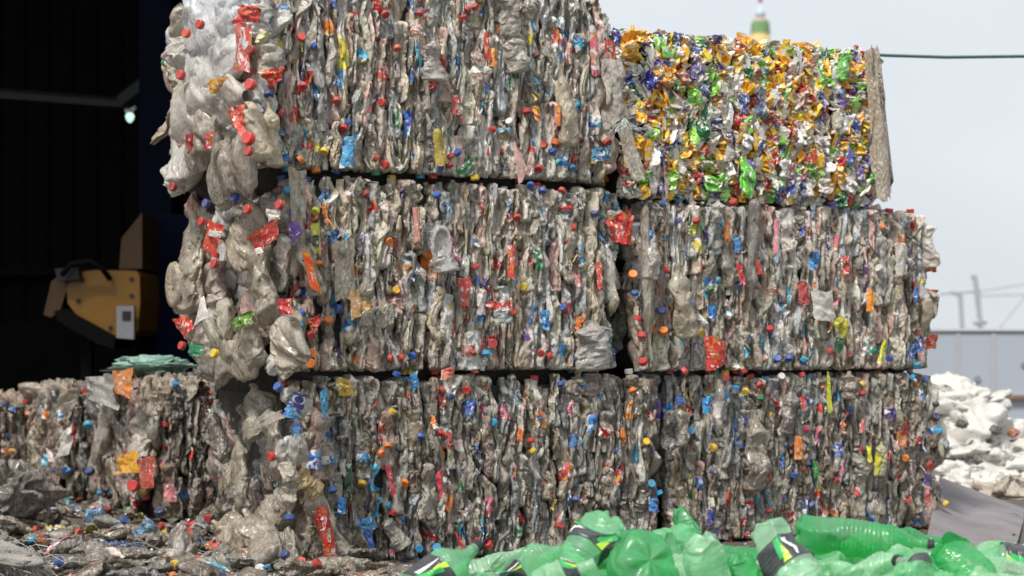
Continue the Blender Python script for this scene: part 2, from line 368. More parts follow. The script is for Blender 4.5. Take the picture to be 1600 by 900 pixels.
# ------------------------------------------------------------------ placement machinery (bale-local space: x along the row, y into depth, z up)
def frame(xv, yv, zv, loc):
    return Matrix(((xv[0], yv[0], zv[0], loc[0]), (xv[1], yv[1], zv[1], loc[1]), (xv[2], yv[2], zv[2], loc[2]), (0, 0, 0, 1)))
def rotm(ax, a): return Matrix.Rotation(a, 4, ax)
def np_m(Mx): return np.array(Mx)
def xf(Mx, v): A = np.array(Mx); return v @ A[:3, :3].T + A[:3, 3]
def cap_matrix(p, Mx):
    """rigid matrix of a cap sitting on the neck of piece p placed by Mx"""
    loc = Mx @ Vector(p['cap']); ax = ((Mx.to_3x3() @ Vector(p['axis']))).normalized()
    q = ax.to_track_quat('Z', 'Y').to_matrix().to_4x4()
    return Matrix.Translation(loc - ax * .006) @ q
class Bale:
    def __init__(s, name, origin, ang, Lu, Lv, H, label, cat, group, pal_):
        s.E = Matrix.Translation(origin) @ rotm('Z', ang); s.L, s.D, s.H = Lu, Lv, H
        s.root = empty(name, s.E, label, cat, group); s.pieces = []; s.pal = pal_; s.scraps = []; s.heroes = 0; s.Ei = s.E.inverted()
        s.tail = 0; s.lab_rate = .30; s.cap_rate = .3
    def ray(s, x, y, off=0, face='front'):
        o = s.Ei @ Vector((0, 0, CAMZ)); d = s.Ei.to_3x3() @ Vector(((x - CX) / F, 1, (HY - y) / F))
        if face == 'front': t = (-off - o.y) / d.y
        else: t = (-off - o.x) / d.x
        return o + d * t
    def surf_front(s, u, z):
        a = abs(2 * z / s.H - 1); b = abs(2 * u / s.L - 1)
        return .035 * a ** 7 + .075 * b ** 22 + .008 * math.sin(u * 9 + s.H * 40 + z * 4)
    def add(s, p, Mx, color, area, cap=None, lab=None, kind='bottle'):
        s.pieces.append([p, Mx, color, area, cap, lab, kind])
    def fill_front(s, back=False):
        u = .004
        while u < s.L - .005:
            th = rng.uniform(.0135, .029)
            z = -rng.random() * .08
            while z < s.H - .03:
                ln = rng.choice([rng.uniform(.08, .14), rng.uniform(.15, .24), rng.uniform(.22, .36)], p=[.14, .34, .52])
                z0 = max(z, .004); z1 = min(z + ln, s.H + rng.uniform(-.012, .012))
                l2 = z1 - z0
                if l2 < .05: break
                c = [p for p in EDGE if abs(p['L'] - l2) < .045] or EDGE[:4]
                p = c[rng.integers(len(c))]
                wide = rng.random() < .09
                if wide: p = SMALLB[rng.integers(len(SMALLB))]; l2 = min(l2, p['L'] * 1.2); z1 = z0 + l2
                up = rng.random() < .5
                sx = th / p['T'] * rng.uniform(1.0, 1.45); sy = rng.uniform(.8, 1.15); sz = l2 / p['L']
                if wide:
                    sx = .03 / p['T']; sy = rng.uniform(.042, .07) / p['W']; 
                tilt = rng.normal(0, .04); lean = rng.normal(0, .04)
                A = rotm('Y', tilt) @ rotm('X', lean) @ rotm('Z', rng.normal(0, .22))
                if wide: A = A @ rotm('Z', math.pi / 2 + rng.normal(0, .3))
                if not up: A = A @ rotm('X', math.pi)
                zc = (z0 + z1) / 2; uc = u + th / 2 + rng.normal(0, .002) + .008 * math.sin(zc * 11 + u * 4)
                yo = s.surf_front(uc, zc) + rng.normal(0, .0038)
                if s.tail and uc > s.L - s.tail and zc < s.H * .55: yo += .09
                yc = yo + (p['W'] * sy * .5 if not wide else .012)
                if back: yc = s.D - yc
                Mx = Matrix.Translation((uc, yc, zc)) @ A @ Matrix.Diagonal((sx, sy, sz, 1)) @ Matrix.Translation((0, 0, -p['L'] / 2))
                cap = jit(pick(CAPS)) if (p['neck'] and rng.random() < s.cap_rate) else None
                lab = jit(pick(LABS), .2) if rng.random() < s.lab_rate else None
                s.add(p, Mx, jit(s.pal[rng.integers(len(s.pal))], .13), (0 if back else 1) * l2 * th * (2 if wide else 1), cap, lab)
                z = z1 - rng.uniform(.004, .02)
            u += th * rng.uniform(.66, .9)
    def fill_end(s, left=True, n=46, scale=1.0, horiz=.5, inset=0.0):
        for i in range(n):
            p = BROAD[rng.integers(len(BROAD))] if rng.random() < .75 else EDGE[10 + rng.integers(16)]
            v = rng.uniform(.03, s.D - .05); z = rng.uniform(.1, s.H - .1)
            a = abs(2 * z / s.H - 1)
            xo = inset + .055 * a ** 4 - rng.uniform(-.015, .03) * (1 - a * .6)
            ang = (math.pi / 2 if rng.random() < horiz else 0) + rng.normal(0, .35) + (math.pi if rng.random() < .5 else 0)
            A = rotm('X', ang) @ rotm('Y', rng.normal(0, .12)) @ rotm('Z', rng.normal(0, .22))
            sc = rng.uniform(.85, 1.15) * scale
            h = p['L'] * sc / 2 * abs(math.cos(ang)); z = min(max(z, h * .75), s.H - h * .75)
            hv = p['L'] * sc / 2 * abs(math.sin(ang)); v = min(max(v, hv * .9), s.D - hv * .6)
            x = xo if left else s.L - xo
            Mx = Matrix.Translation((x, v, z)) @ A @ Matrix.Diagonal((1, sc, sc, 1)) @ Matrix.Translation((0, 0, -p['L'] / 2))
            cap = jit(pick(CAPS)) if (p['neck'] and rng.random() < .7) else None
            lab = jit(pick(LABS), .2) if rng.random() < .22 else None
            s.add(p, Mx, jit(s.pal[rng.integers(len(s.pal))], .1), (2.0 if left else .5) * p['L'] * p['W'], cap, lab)
    def fill_top(s, n=70):
        for i in range(n):
            p = EDGE[rng.integers(6, len(EDGE))]
            Mx = Matrix.Translation((rng.uniform(.02, s.L - .02), rng.uniform(.12, s.D - .1), s.H - .02)) @ rotm('Z', rng.normal(0, .2)) @ rotm('X', math.pi / 2 + rng.normal(0, .1)) @ Matrix.Diagonal((1.3, 1.1, 1, 1)) @ Matrix.Translation((0, 0, -p['L'] / 2))
            s.add(p, Mx, jit(s.pal[rng.integers(len(s.pal))], .1), .0001, jit(pick(CAPS)) if p['neck'] and rng.random() < .5 else None, None)
    def core(s, mat, inset=.035):
        nx, nz = 90, 30; vs_ = []; 
        mb = MB()
        # rounded rugged block
        g = [(inset, inset + .01), (s.L - inset, inset + .01), (s.L - inset, s.D - inset), (inset, s.D - inset)]
        ring = []
        for k in range(4):
            a, b = g[k], g[(k + 1) % 4]
            n = 40
            for j in range(n): ring.append((a[0] + (b[0] - a[0]) * j / n, a[1] + (b[1] - a[1]) * j / n))
        zs = np.linspace(-.075 if s.E.translation.z > .1 else .0, s.H - .03, 14); nr = len(ring); V = []
        cx, cy = s.L / 2, s.D / 2
        V += [(cx, cy, zs[0])] * nr
        for z in zs:
            for (x, y) in ring:
                f = 1 - .02 * rng.random() - (.09 if z < .01 and s.E.translation.z > .1 else 0); V.append((cx + (x - cx) * f, cy + (y - cy) * f, z))
        V += [(cx, cy, zs[-1])] * nr
        obj('compacted_core', mesh_np('compacted_core', np.array(V), grid_quads(16, nr), mat), s.root)
    def scatter_scraps(s, n=40, pl=None):
        for i in range(n):
            p = SHEETS[rng.integers(len(SHEETS))]
            u = rng.uniform(.02, s.L - .02); z = rng.uniform(.02, s.H - .02)
            A = rotm('Y', rng.normal(0, .3)) @ rotm('Z', rng.normal(0, .7)) @ rotm('X', math.pi / 2 + rng.normal(0, .3))
            sc = rng.uniform(.25, .7)
            Mx = Matrix.Translation((u, s.surf_front(u, z) - .003 + rng.normal(0, .004), z)) @ A @ Matrix.Diagonal((sc * .5, sc * 1.15, sc, 1))
            obj('film_scrap', p['me'], s.root, Mx, jit(pick(pl or LABS), .15))
    def extra_caps(s, n):
        for i in range(n):
            u = rng.uniform(.02, s.L - .02)
            z = rng.choice([rng.uniform(.012, .05), rng.uniform(s.H - .05, s.H - .012), rng.uniform(.05, s.H - .05)], p=[.36, .25, .39])
            d = Vector((rng.normal(0, .5), -abs(rng.normal(.2, .5)), rng.normal(0, 1))).normalized()
            Mx = Matrix.Translation((u, s.surf_front(u, z) - .004 + rng.normal(0, .005), z)) @ d.to_track_quat('Z', 'Y').to_matrix().to_4x4()
            obj('bottle_cap', CAP_ME, s.root, Mx, jit(pick(CAPS)))
    def finish(s, part='crushed_bottle', mass='crushed_plastic', mat_mass='pet_a', limit=100):
        s.pieces.sort(key=lambda e: -e[3])
        lim = limit - s.heroes; loose = []
        VV, QQ, CC, n = [], [], [], 0; LV, LQ, LC, ln = [], [], [], 0; ncap = 0
        CV, CQ, CCc, cn = [], [], [], 0
        for i, (p, Mx, col, area, cap, lab, kind) in enumerate(s.pieces):
            if i < lim:
                o = obj(part, p['me'], s.root, None, col)
                o.matrix_parent_inverse = Mx          # the full transform, squash included
                if cap:
                    c = obj('cap', CAP_ME, o, None, cap); c.matrix_parent_inverse = Mx.inverted() @ cap_matrix(p, Mx)
                if lab: obj('printed_wrapper', p['lme'], o, None, lab)
            else:
                v = xf(Mx, p['v']); VV.append(v); QQ.append(p['q'] + n); n += len(v); CC.append(np.tile((*col, 1), (len(v), 1)))
                if lab:
                    v = xf(Mx, p['lv']); LV.append(v); LQ.append(p['lq'] + ln); ln += len(v); LC.append(np.tile((*lab, 1), (len(v), 1)))
                if cap:
                    if area > 0 and ncap < 40:
                        obj('bottle_cap', CAP_ME, s.root, cap_matrix(p, Mx), cap); ncap += 1
                    else:
                        v = xf(cap_matrix(p, Mx), CAP['v']); CV.append(v); CQ.append(CAP['q'] + cn); cn += len(v); CCc.append(np.tile((*cap, 1), (len(v), 1)))
        if VV: tag(obj(mass, mesh_np(mass, np.concatenate(VV), np.concatenate(QQ), M[mat_mass], mat_mass != 'can_a', np.concatenate(CC)), s.root), kind='stuff')
        if LV: tag(obj('wrapper_pieces', mesh_np('wrapper_pieces', np.concatenate(LV), np.concatenate(LQ), M['label_a'], True, np.concatenate(LC)), s.root), kind='stuff')
        if CV: tag(obj('loose_caps', mesh_np('loose_caps', np.concatenate(CV), np.concatenate(CQ), M['cap_a'], False, np.concatenate(CCc)), s.root), kind='stuff')
    # --- hero pieces placed where the photo shows them
    def cap_at(s, x, y, col, off=.02, face='front', size=1.0, d=None):
        if face == 'front': off = off * .45; size *= .86
        c = s.ray(x, y, off, face)
        d = s.Ei.to_3x3() @ Vector(d) if d else Vector((rng.normal(0, .6), -.5, rng.normal(0, 1)))
        Mx = Matrix.Translation(c) @ d.normalized().to_track_quat('Z', 'Y').to_matrix().to_4x4() @ Matrix.Scale(size, 4) @ Matrix.Translation((0, 0, -.009))
        obj('bottle_cap', CAP_ME, s.root, Mx, lin(col))
    def bottle_at(s, b, n, wid, thick, col, cap=None, lab=None, face='front', off=.02, k=None, roll=0, kind='crushed_bottle', seed=None, label=None):
        p = BROAD[(k if k is not None else rng.integers(len(BROAD)))]
        B = s.ray(*b, off, face); N = s.ray(*n, off, face); z = (N - B); ln = z.length; z.normalize()
        xn = Vector((0, -1, 0)) if face == 'front' else Vector((-1, 0, 0))
        yv = z.cross(xn).normalized(); xn = yv.cross(z)
        Mx = frame(xn, yv, z, B) @ rotm('Z', roll) @ Matrix.Diagonal((thick / p['T'], wid / p['W'], ln / p['L'], 1))
        o = obj(kind, p['me'], s.root, None, lin(col)); o.matrix_parent_inverse = Mx; s.heroes += 1
        if label: o['label'] = label
        if cap:
            c = obj('cap', CAP_ME, o, None, lin(cap)); c.matrix_parent_inverse = Mx.inverted() @ cap_matrix(p, Mx)
        if lab: obj('printed_wrapper', p['lme'], o, None, lin(lab))
        return o, Mx
    def patch(s, corners, col, name='torn_label', face='front', off=.03, amp=.006, text=None, n=16, mat='solid_label', label=None, curl=.01, tone='ink', seed=None):
        """a crumpled sheet spanning four pixel corners (tl, tr, br, bl), with optional lettering printed on it"""
        C = [s.ray(*c, off, face) for c in corners]; r = np.random.default_rng(int(corners[0][0] * 7 + corners[0][1]))
        nrm = np.array((0, -1, 0)) if face == 'front' else np.array((-1, 0, 0))
        C = np.array([list(c) for c in C]); cells_c = r.uniform(-.1, 1.1, (14, 2)); cells_g = r.normal(0, 1, (14, 2))
        ph = r.random() * 6; e1, e2 = r.normal(0, 1, 4), r.normal(0, 1, 4)
        def pos(a, b):   # a across 0..1, b down 0..1
            a = np.asarray(a, float); b = np.asarray(b, float)
            D = (a[:, None] - cells_c[:, 0]) ** 2 + (b[:, None] - cells_c[:, 1]) ** 2; i = D.argmin(1)
            h = ((a - cells_c[i, 0]) * cells_g[i, 0] + (b - cells_c[i, 1]) * cells_g[i, 1])
            h = np.clip(h * amp * 2.2, -amp, amp) + curl * np.sin(math.pi * a)
            wob = 1 + .05 * np.sin(b * 9 + e1[0]) * np.abs(2 * a - 1)
            a2 = .5 + (a - .5) * wob; b2 = .5 + (b - .5) * (1 + .05 * np.sin(a * 8 + e2[0]))
            P = ((1 - b2) * (1 - a2))[:, None] * C[0] + ((1 - b2) * a2)[:, None] * C[1] + (b2 * a2)[:, None] * C[2] + (b2 * (1 - a2))[:, None] * C[3]
            return P + nrm * h[:, None]
        g = np.linspace(0, 1, n); A_, B_ = np.meshgrid(g, g, indexing='ij')
        V = pos(A_.ravel(), B_.ravel()); i = np.arange(n - 1)[:, None] * n; k = np.arange(n - 1)[None]
        q = np.stack([i + k, i + k + 1, i + n + k + 1, i + n + k], -1).reshape(-1, 4)
        o = obj(name, mesh_np(name, V, q, M[mat]), s.root, None, lin(col))
        if label: o['label'] = label
        for tx in (text or []):
            st, a0, b0, sz, asp = tx[:5]; rot = tx[5] if len(tx) > 5 else 0; ink = tx[6] if len(tx) > 6 else tone; shear = tx[7] if len(tx) > 7 else 0
            me = text_mesh(st, shear); co = np.zeros(len(me.vertices) * 3); me.vertices.foreach_get('co', co); co = co.reshape(-1, 3)
            ca, sa = math.cos(rot), math.sin(rot); xx = co[:, 0] * ca - co[:, 1] * sa; yy = co[:, 0] * sa + co[:, 1] * ca
            a = a0 + xx * sz; b = b0 - yy * sz * asp
            P = pos(a, b) + nrm * .0016
            me.vertices.foreach_set('co', P.astype(np.float32).ravel()); me.update(); me.materials.clear(); me.materials.append(M[ink])
            obj('lettering', me, o)
        return o
M['cap_a'] = mat_plain('cap_plastic_mass', (.5, .5, .5), .38, .34, 45, .15, 90, src='attr', dustc=(.20, .165, .13))
def text_mesh(st, shear=0.0):
    cu = bpy.data.curves.new('lettering', 'FONT'); cu.body = st; cu.align_x = 'CENTER'; cu.align_y = 'CENTER'; cu.shear = shear; cu.offset = .012
    o = bpy.data.objects.new('lettering', cu); COL.objects.link(o); bpy.context.view_layer.update()
    me = bpy.data.meshes.new_from_object(o.evaluated_get(bpy.context.evaluated_depsgraph_get()))
    bpy.data.objects.remove(o); bpy.data.curves.remove(cu)
    import bmesh
    bm = bmesh.new(); bm.from_mesh(me); bmesh.ops.triangulate(bm, faces=bm.faces[:]); bm.to_mesh(me); bm.free()
    return me

# ================================================================== SETTING
def big_plane(name, x0, x1, y0, y1, z, nx, ny, mat, amp=0, kind='structure'):
    xs = np.linspace(0, 1, nx); ys = np.linspace(0, 1, ny)
    X, Y = np.meshgrid(x0 + (x1 - x0) * xs, y0 + (y1 - y0) * ys, indexing='ij'); r = np.random.default_rng(3)
    Z = np.full(X.shape, float(z))
    if amp:
        for j in range(9):
            k = r.normal(0, 1, 2) * (1.5 + j * 1.6); Z += amp / (1 + j * .6) * np.sin(X * k[0] + Y * k[1] + r.random() * 6)
    V = np.stack([X, Y, Z], -1).reshape(-1, 3); i = np.arange(nx - 1)[:, None] * ny; k = np.arange(ny - 1)[None]
    q = np.stack([i + k, i + ny + k, i + ny + k + 1, i + k + 1], -1).reshape(-1, 4)
    return tag(obj(name, mesh_np(name, V, q, mat)), kind=kind)
m_ground = mat_plain('trodden_dirt', (.125, .104, .085), .85, .7, 9, .9, 45, dustc=(.055, .047, .04))
big_plane('ground', -400, 400, -30, 900, -.03, 30, 30, m_ground)
big_plane('yard_dirt', -6, 6, 1.5, 9.6, -.004, 150, 110, m_ground, .006)

# shed
m_dark = mat_plain('shade_dark_sheet_metal', (.007, .007, .0075), .85, .5, 3, .2, 20, spec=.08)  # gloom of the unlit interior put into the near-black metal colour
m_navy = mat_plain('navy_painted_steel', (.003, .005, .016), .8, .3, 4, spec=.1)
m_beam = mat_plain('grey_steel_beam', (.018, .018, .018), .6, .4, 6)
shed = empty('open_shed', (-4.2, 12, 0), 'dark open fronted corrugated metal shed behind the stacked bales', 'shed')
SI = Matrix.Translation((4.2, -12, 0))
def corr(x0, x1, z0, z1, Y, pitch=.2, amp=.02, name='corrugated_wall', mat=m_dark, axis='x'):
    n = int((x1 - x0) / pitch * 8); xs = np.linspace(x0, x1, n)
    V = []
    for z in (z0, z1):
        for i, x in enumerate(xs):
            d = amp * max(-1, min(1, 1.7 * math.sin(2 * math.pi * x / pitch)))
            V.append((x, Y + d, z) if axis == 'x' else (Y + d, x, z))
    q = [[i, i + 1, n + i + 1, n + i] for i in range(n - 1)]
    return obj(name, mesh_np(name, np.array(V), np.array(q), mat, False), shed, SI)
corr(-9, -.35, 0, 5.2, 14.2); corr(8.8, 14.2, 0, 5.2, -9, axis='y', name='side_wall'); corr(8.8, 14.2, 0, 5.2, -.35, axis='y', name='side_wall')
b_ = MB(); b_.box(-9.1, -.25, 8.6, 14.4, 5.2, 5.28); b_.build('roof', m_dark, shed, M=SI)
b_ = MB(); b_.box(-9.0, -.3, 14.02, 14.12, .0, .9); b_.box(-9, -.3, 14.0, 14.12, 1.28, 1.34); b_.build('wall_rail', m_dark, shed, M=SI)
b_ = MB()
p1, p2, p3 = px(-260, 128, 12.6), px(205, 163, 12.6), px(320, 48, 12.2)
b_.tube([p1, p2], .045, 6); b_.build('roof_beam', m_beam, shed, M=SI)
b_ = MB(); b_.tube([p2 + Vector((-.06, 0, .02)), px(245, 118, 12.5)], .07, 6); b_.build('roof_strut', m_beam, shed, M=SI)
b_ = MB(); b_.tube([px(268, 84, 12.2), px(300, 55, 12.1)], .075, 6); b_.build('roof_strut', m_beam, shed, M=SI)
b_ = MB(); b_.tube([px(205, 163, 12.6), px(300, 175, 12.6)], .045, 6); b_.build('roof_beam', m_dark, shed, M=SI)
b_ = MB()
a, c = px(222, 0, 12), px(272, 0, 12); b_.box(a.x, c.x, 11.9, 12.3, 0, 5.2)
b_.build('steel_post', m_navy, shed, M=SI)
b_ = MB(); a, c = px(243, 0, 11.8), px(300, 0, 11.8); b_.box(a.x, c.x, 11.8, 11.86, 0, px(0, 335, 11.8).z); b_.build('blue_panel', mat_plain('blue_panel_paint', (.005, .008, .028), .8, .3, 5, spec=.1), shed, M=SI)
b_ = MB(); b_.box(-9, -.3, 8.8, 14.2, -.02, .012); b_.build('floor_slab', mat_plain('shade_dark_concrete', (.010, .010, .010), .9, .5, 3, spec=.1), shed, M=SI)  # floor colour also carries the interior's shade
# lamp under the beam
m_lamp, t_, bb = base_mat('lamp_glow'); bb.inputs['Emission Color'].default_value = (.62, .95, .85, 1); bb.inputs['Emission Strength'].default_value = .9; bb.inputs['Base Color'].default_value = (.6, .8, .75, 1)
lp = px(203, 184, 12.4)
lamp = empty('hanging_lamp', lp, 'small pale green lit lamp hanging below the shed roof beam', 'lamp')
b_ = MB(); b_.tube([(0, 0, -.035), (0, 0, -.02), (0, 0, .01), (0, 0, .035)], [.008, .022, .034, .02], 14); b_.build('bulb', m_lamp, lamp, True)
b_ = MB(); b_.tube([(0, 0, .035), (0, 0, .06)], .02, 10); b_.tube([(-.035, 0, .05), (-.012, 0, .052)], .013, 8); b_.tube([(.045, 0, .075), (.01, 0, .055)], .015, 8); b_.build('lamp_holder', M['ink'], lamp, True)
b_ = MB(); b_.tube([(0, 0, .06), (0, 0, .14)], .005, 6); b_.build('cord', m_dark, lamp)

# yellow machine
m_yel = mat_plain('worn_yellow_paint', lin((140, 96, 12)), .45, .35, 5, .1, 20, dustc=(.14, .09, .02))
m_yd = mat_plain('brown_ochre_paint', lin((84, 56, 10)), .5, .5, 4)  # brown ochre panels, darker than the yellow body
YM = 11.2
mo = px(150, 470, YM); mac = empty('yellow_machine', (mo.x, mo.y, 0), 'yellow painted loader machine parked inside the dark shed', 'machine')
MI = Matrix.Translation((-mo.x, -mo.y, 0))
def poly(pts, Y, d, name, mat, par, Mi):
    m_ = MB(); m_.prism([(px(x, y, Y).x, px(x, y, Y).z) for x, y in pts], Y, Y + d); return m_.build(name, mat, par, M=Mi)
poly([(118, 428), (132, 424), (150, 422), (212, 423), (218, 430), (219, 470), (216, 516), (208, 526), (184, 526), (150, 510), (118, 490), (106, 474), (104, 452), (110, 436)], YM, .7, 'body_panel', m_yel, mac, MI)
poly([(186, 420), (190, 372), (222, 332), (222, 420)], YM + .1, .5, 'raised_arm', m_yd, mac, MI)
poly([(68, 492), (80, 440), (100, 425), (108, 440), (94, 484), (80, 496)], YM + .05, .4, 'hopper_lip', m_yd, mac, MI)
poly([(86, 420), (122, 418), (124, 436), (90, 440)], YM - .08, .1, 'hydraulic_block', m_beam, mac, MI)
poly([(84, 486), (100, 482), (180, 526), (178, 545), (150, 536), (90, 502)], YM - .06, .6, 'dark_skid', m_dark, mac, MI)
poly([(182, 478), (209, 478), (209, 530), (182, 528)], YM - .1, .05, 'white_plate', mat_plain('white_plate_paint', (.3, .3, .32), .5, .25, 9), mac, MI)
b_ = MB(); b_.tube([px(96, 430, YM - .12), px(112, 412, YM - .12), px(140, 408, YM - .12), px(160, 420, YM - .1), px(172, 436, YM - .03)], .018, 8); b_.build('hose', m_dark, mac, True, MI)
for (xx, yy) in ((128, 438), (205, 436), (205, 462), (172, 512), (122, 470)):
    b_ = MB(); q0 = px(xx, yy, YM - .012); b_.tube([q0, q0 + Vector((0, .03, 0))], .014, 6); b_.build('bolt', m_beam, mac, False, MI)
b_ = MB(); q0 = px(190, 486, YM - .125); q1 = px(203, 500, YM - .125); b_.box(min(q0.x, q1.x), max(q0.x, q1.x), YM - .108, YM - .103, q1.z, q0.z); b_.build('plate_mark', m_beam, mac, False, MI)
b_ = MB(); a = px(110, 500, YM); c = px(215, 500, YM)
for xx in (a.x + .03, c.x - .1): b_.box(xx, xx + .07, YM + .15, YM + .22, .012, px(0, 500, YM).z)
b_.build('stand', m_dark, mac, M=MI)

# right: panel wall, pylons, minaret, cable
YW = 14.6
m_wall = mat_plain('pale_grey_painted_panel', lin((172, 180, 191)), .6, .16, 2.2, .1, 30, dustc=lin((155, 162, 173)))
wl = empty('boundary_wall', (4.2, YW, 0), 'pale blue grey panel wall with dark joints at the yard edge', 'wall')
WI = Matrix.Translation((-4.2, -YW, 0))
ztop = px(0, 517, YW).z; joints = [1380, 1497, 1552, 1640, 1750, 1860, 1980, 2100]
for j in range(len(joints) - 1):
    b_ = MB(); x0 = px(joints[j], 0, YW).x; x1 = px(joints[j + 1], 0, YW).x
    b_.box(x0 + .008, x1 - .008, YW, YW + .08, 0, ztop); b_.build('wall_panel', m_wall, wl, M=WI)
    if 1490 < joints[j] < 1900:
        for (dx, yy) in (((x1 - x0) * .55, 570 + (j % 2) * 22),):
            h = MB(); z = px(0, yy, YW).z; h.tube([(x0 + dx, YW - .012, z), (x0 + dx, YW + .01, z)], .028, 12); h.build('plugged_hole', mat_plain('hole_plug', (.28, .29, .31), .7), wl, M=WI)
m_joint = mat_plain('joint_grey', (.42, .44, .47), .7, .1)
for jx in joints:
    b_ = MB(); x = px(jx, 0, YW).x; b_.box(x - .02, x + .02, YW - .006, YW + .09, 0, ztop - .004); b_.build('joint_strip', m_joint, wl, M=WI)
b_ = MB(); z = px(0, 620, YW).z; b_.box(px(1380, 0, YW).x, px(2100, 0, YW).x, YW - .05, YW - .008, z - .016, z + .014); b_.build('rusty_rail', mat_plain('brown_rail', lin((150, 120, 100)), .7, .5, 9), wl, M=WI)
b_ = MB(); b_.box(px(1380, 0, YW).x, px(2100, 0, YW).x, YW - .02, YW + .1, ztop, ztop + .02); b_.build('coping', mat_plain('wall_coping', (.62, .63, .65), .6, .08), wl, M=WI)
YP = 70
m_steel = mat_plain('hazy_grey_steel', (.42, .44, .47), .6, .2, 3)
pyl = empty('power_pylon', (px(1540, 0, YP).x, YP, 0), 'leaning grey lattice power pylon far beyond the panel wall', 'pylon'); PI_ = pyl.matrix_world.inverted()
b_ = MB()
def ln(mb, a, b, r): mb.tube([px(*a, YP), px(*b, YP)], r, 5)
ln(b_, (1523, 430), (1543, 600), .11); ln(b_, (1529, 452), (1535, 600), .07); ln(b_, (1519, 430), (1529, 455), .07)
for yy in (452, 470, 488, 505, 522): ln(b_, (1524 + (yy - 430) * .06, yy), (1531 + (yy - 452) * .12, yy + 12), .04)
b_.build('lattice_mast', m_steel, pyl, M=PI_)
b_ = MB(); ln(b_, (1468, 459), (1530, 455), .06); b_.build('cross_arm', m_steel, pyl, M=PI_); b_ = MB(); ln(b_, (1522, 505), (1541, 503), .12); b_.build('cross_arm', m_steel, pyl, M=PI_)
pyl2 = empty('power_pylon', (px(1503, 0, YP).x, YP, 0), 'short grey pole left of the leaning pylon beyond the wall', 'pylon'); PI2 = pyl2.matrix_world.inverted()
b_ = MB(); ln(b_, (1500, 458), (1508, 600), .10); ln(b_, (1486, 456), (1502, 462), .09); b_.build('mast', m_steel, pyl2, M=PI2)
for nm, pts in (('power_line', [(1526, 456), (1600, 444), (1760, 425)]), ('power_line', [(1526, 462), (1620, 460), (1760, 455)]), ('power_line', [(1556, 520), (1600, 465), (1680, 350)])):
    b_ = MB(); b_.tube([px(*p, YP) for p in pts], .035, 5)
    o = b_.build(nm, m_steel); tag(o, {0: 'upper thin power line running right from the leaning pylon', 1: 'lower thin power line running right from the leaning pylon', 2: 'thin power line rising steeply right from behind the wall'}[[(1526, 456), (1526, 462), (1556, 520)].index(pts[0])], 'power line', 'power lines beyond the wall')
YMn = 150
mb0 = px(1188, 540, YMn); mn = empty('minaret', (mb0.x, mb0.y, 0), 'slim minaret with green ribbed drum and pale spire behind the can bale', 'minaret')
def mz(y): return px(0, y, YMn).z
def lathe(name, prof, mat, par, seg=24, rib=0):
    V = []
    for (r_, z) in prof:
        for k in range(seg): th = 2 * math.pi * k / seg; rr = r_ * (1 + (rib if k % 2 else 0)); V.append((rr * math.cos(th), rr * math.sin(th), z))
    return obj(name, mesh_np(name, np.array(V), grid_quads(len(prof), seg), mat, rib == 0), par)
pm = YMn / F
m_mny = mat_plain('ochre_plaster', lin((205, 180, 120)), .7, .2, .6); m_mng = mat_plain('green_tiles', lin((112, 150, 96)), .6, .3, .8)
lathe('shaft', [(.01, 0), (13 * pm, 0), (13 * pm, mz(90)), (15 * pm, mz(84)), (15 * pm, mz(53)), (.01, mz(53))], m_mny, mn)
lathe('green_drum', [(.01, mz(52.5)), (15.5 * pm, mz(52.5)), (14.5 * pm, mz(50)), (13.5 * pm, mz(38)), (12.5 * pm, mz(34)), (.01, mz(33.8))], m_mng, mn, 24, .06)
lathe('dome', [(12 * pm, mz(34)), (11.5 * pm, mz(31)), (8 * pm, mz(29)), (4 * pm, mz(27)), (.01, mz(26.5))], mat_plain('pinkish_dome', lin((190, 160, 150)), .6, .2, 1), mn)
lathe('spire', [(6 * pm, mz(27)), (8 * pm, mz(22)), (8 * pm, mz(20)), (3 * pm, mz(17)), (2 * pm, mz(6)), (.01, mz(4))], mat_plain('pale_spire', lin((190, 200, 212)), .5, .1, 1), mn)
lathe('finial', [(.01, mz(4.6)), (3 * pm, mz(3)), (4 * pm, mz(0)), (2.6 * pm, mz(-3)), (.01, mz(-5))], mat_plain('red_finial', lin((190, 60, 90)), .5, .1, 1), mn)
b_ = MB(); b_.tube([px(1340, 84, 7.9), px(1382, 86.5, 7.9), px(1480, 89.5, 7.9), px(1600, 88, 7.9), px(1800, 82, 7.9), px(2100, 66, 7.9)], .0075, 8)
tag(b_.build('overhead_cable', mat_plain('green_cable', lin((60, 92, 84)), .5), smooth=True), 'dark green cable stretched across the sky right of the can bale', 'cable')

# ================================================================== BALES
ANG = math.atan2(.454, .891); U = Vector((.891, .454, 0)); Vv = Vector((-.454, .891, 0)); P0 = Vector((-.652, 5.5, 0))
def org(t, z, v=0): return P0 + U * t + Vv * v + Vector((0, 0, z))
GB = 'stacked bales of crushed clear bottles'
def pet_bale(t0, t1, z0, z1, label, pal_, depth=1.12, v=0, name='plastic_bale', group=GB, ends=(46, 30), top=True, hor=.5, ang=ANG, origin=None):
    b = Bale(name, origin or org(t0, z0, v), ang, t1 - t0, depth, z1 - z0, label, 'bale', group, pal_)
    b.core(M['core']); return b
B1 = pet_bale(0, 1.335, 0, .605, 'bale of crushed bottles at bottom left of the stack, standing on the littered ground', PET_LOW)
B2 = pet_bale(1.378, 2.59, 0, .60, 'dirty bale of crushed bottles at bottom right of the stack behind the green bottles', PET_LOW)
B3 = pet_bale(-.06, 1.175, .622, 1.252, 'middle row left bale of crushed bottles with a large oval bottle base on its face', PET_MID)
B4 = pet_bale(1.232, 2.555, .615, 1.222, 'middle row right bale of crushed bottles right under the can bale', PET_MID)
B5 = pet_bale(-.14, 1.115, 1.272, 1.92, 'topmost bale of pale crushed bottles, upper left of the can bale', PET_TOP)
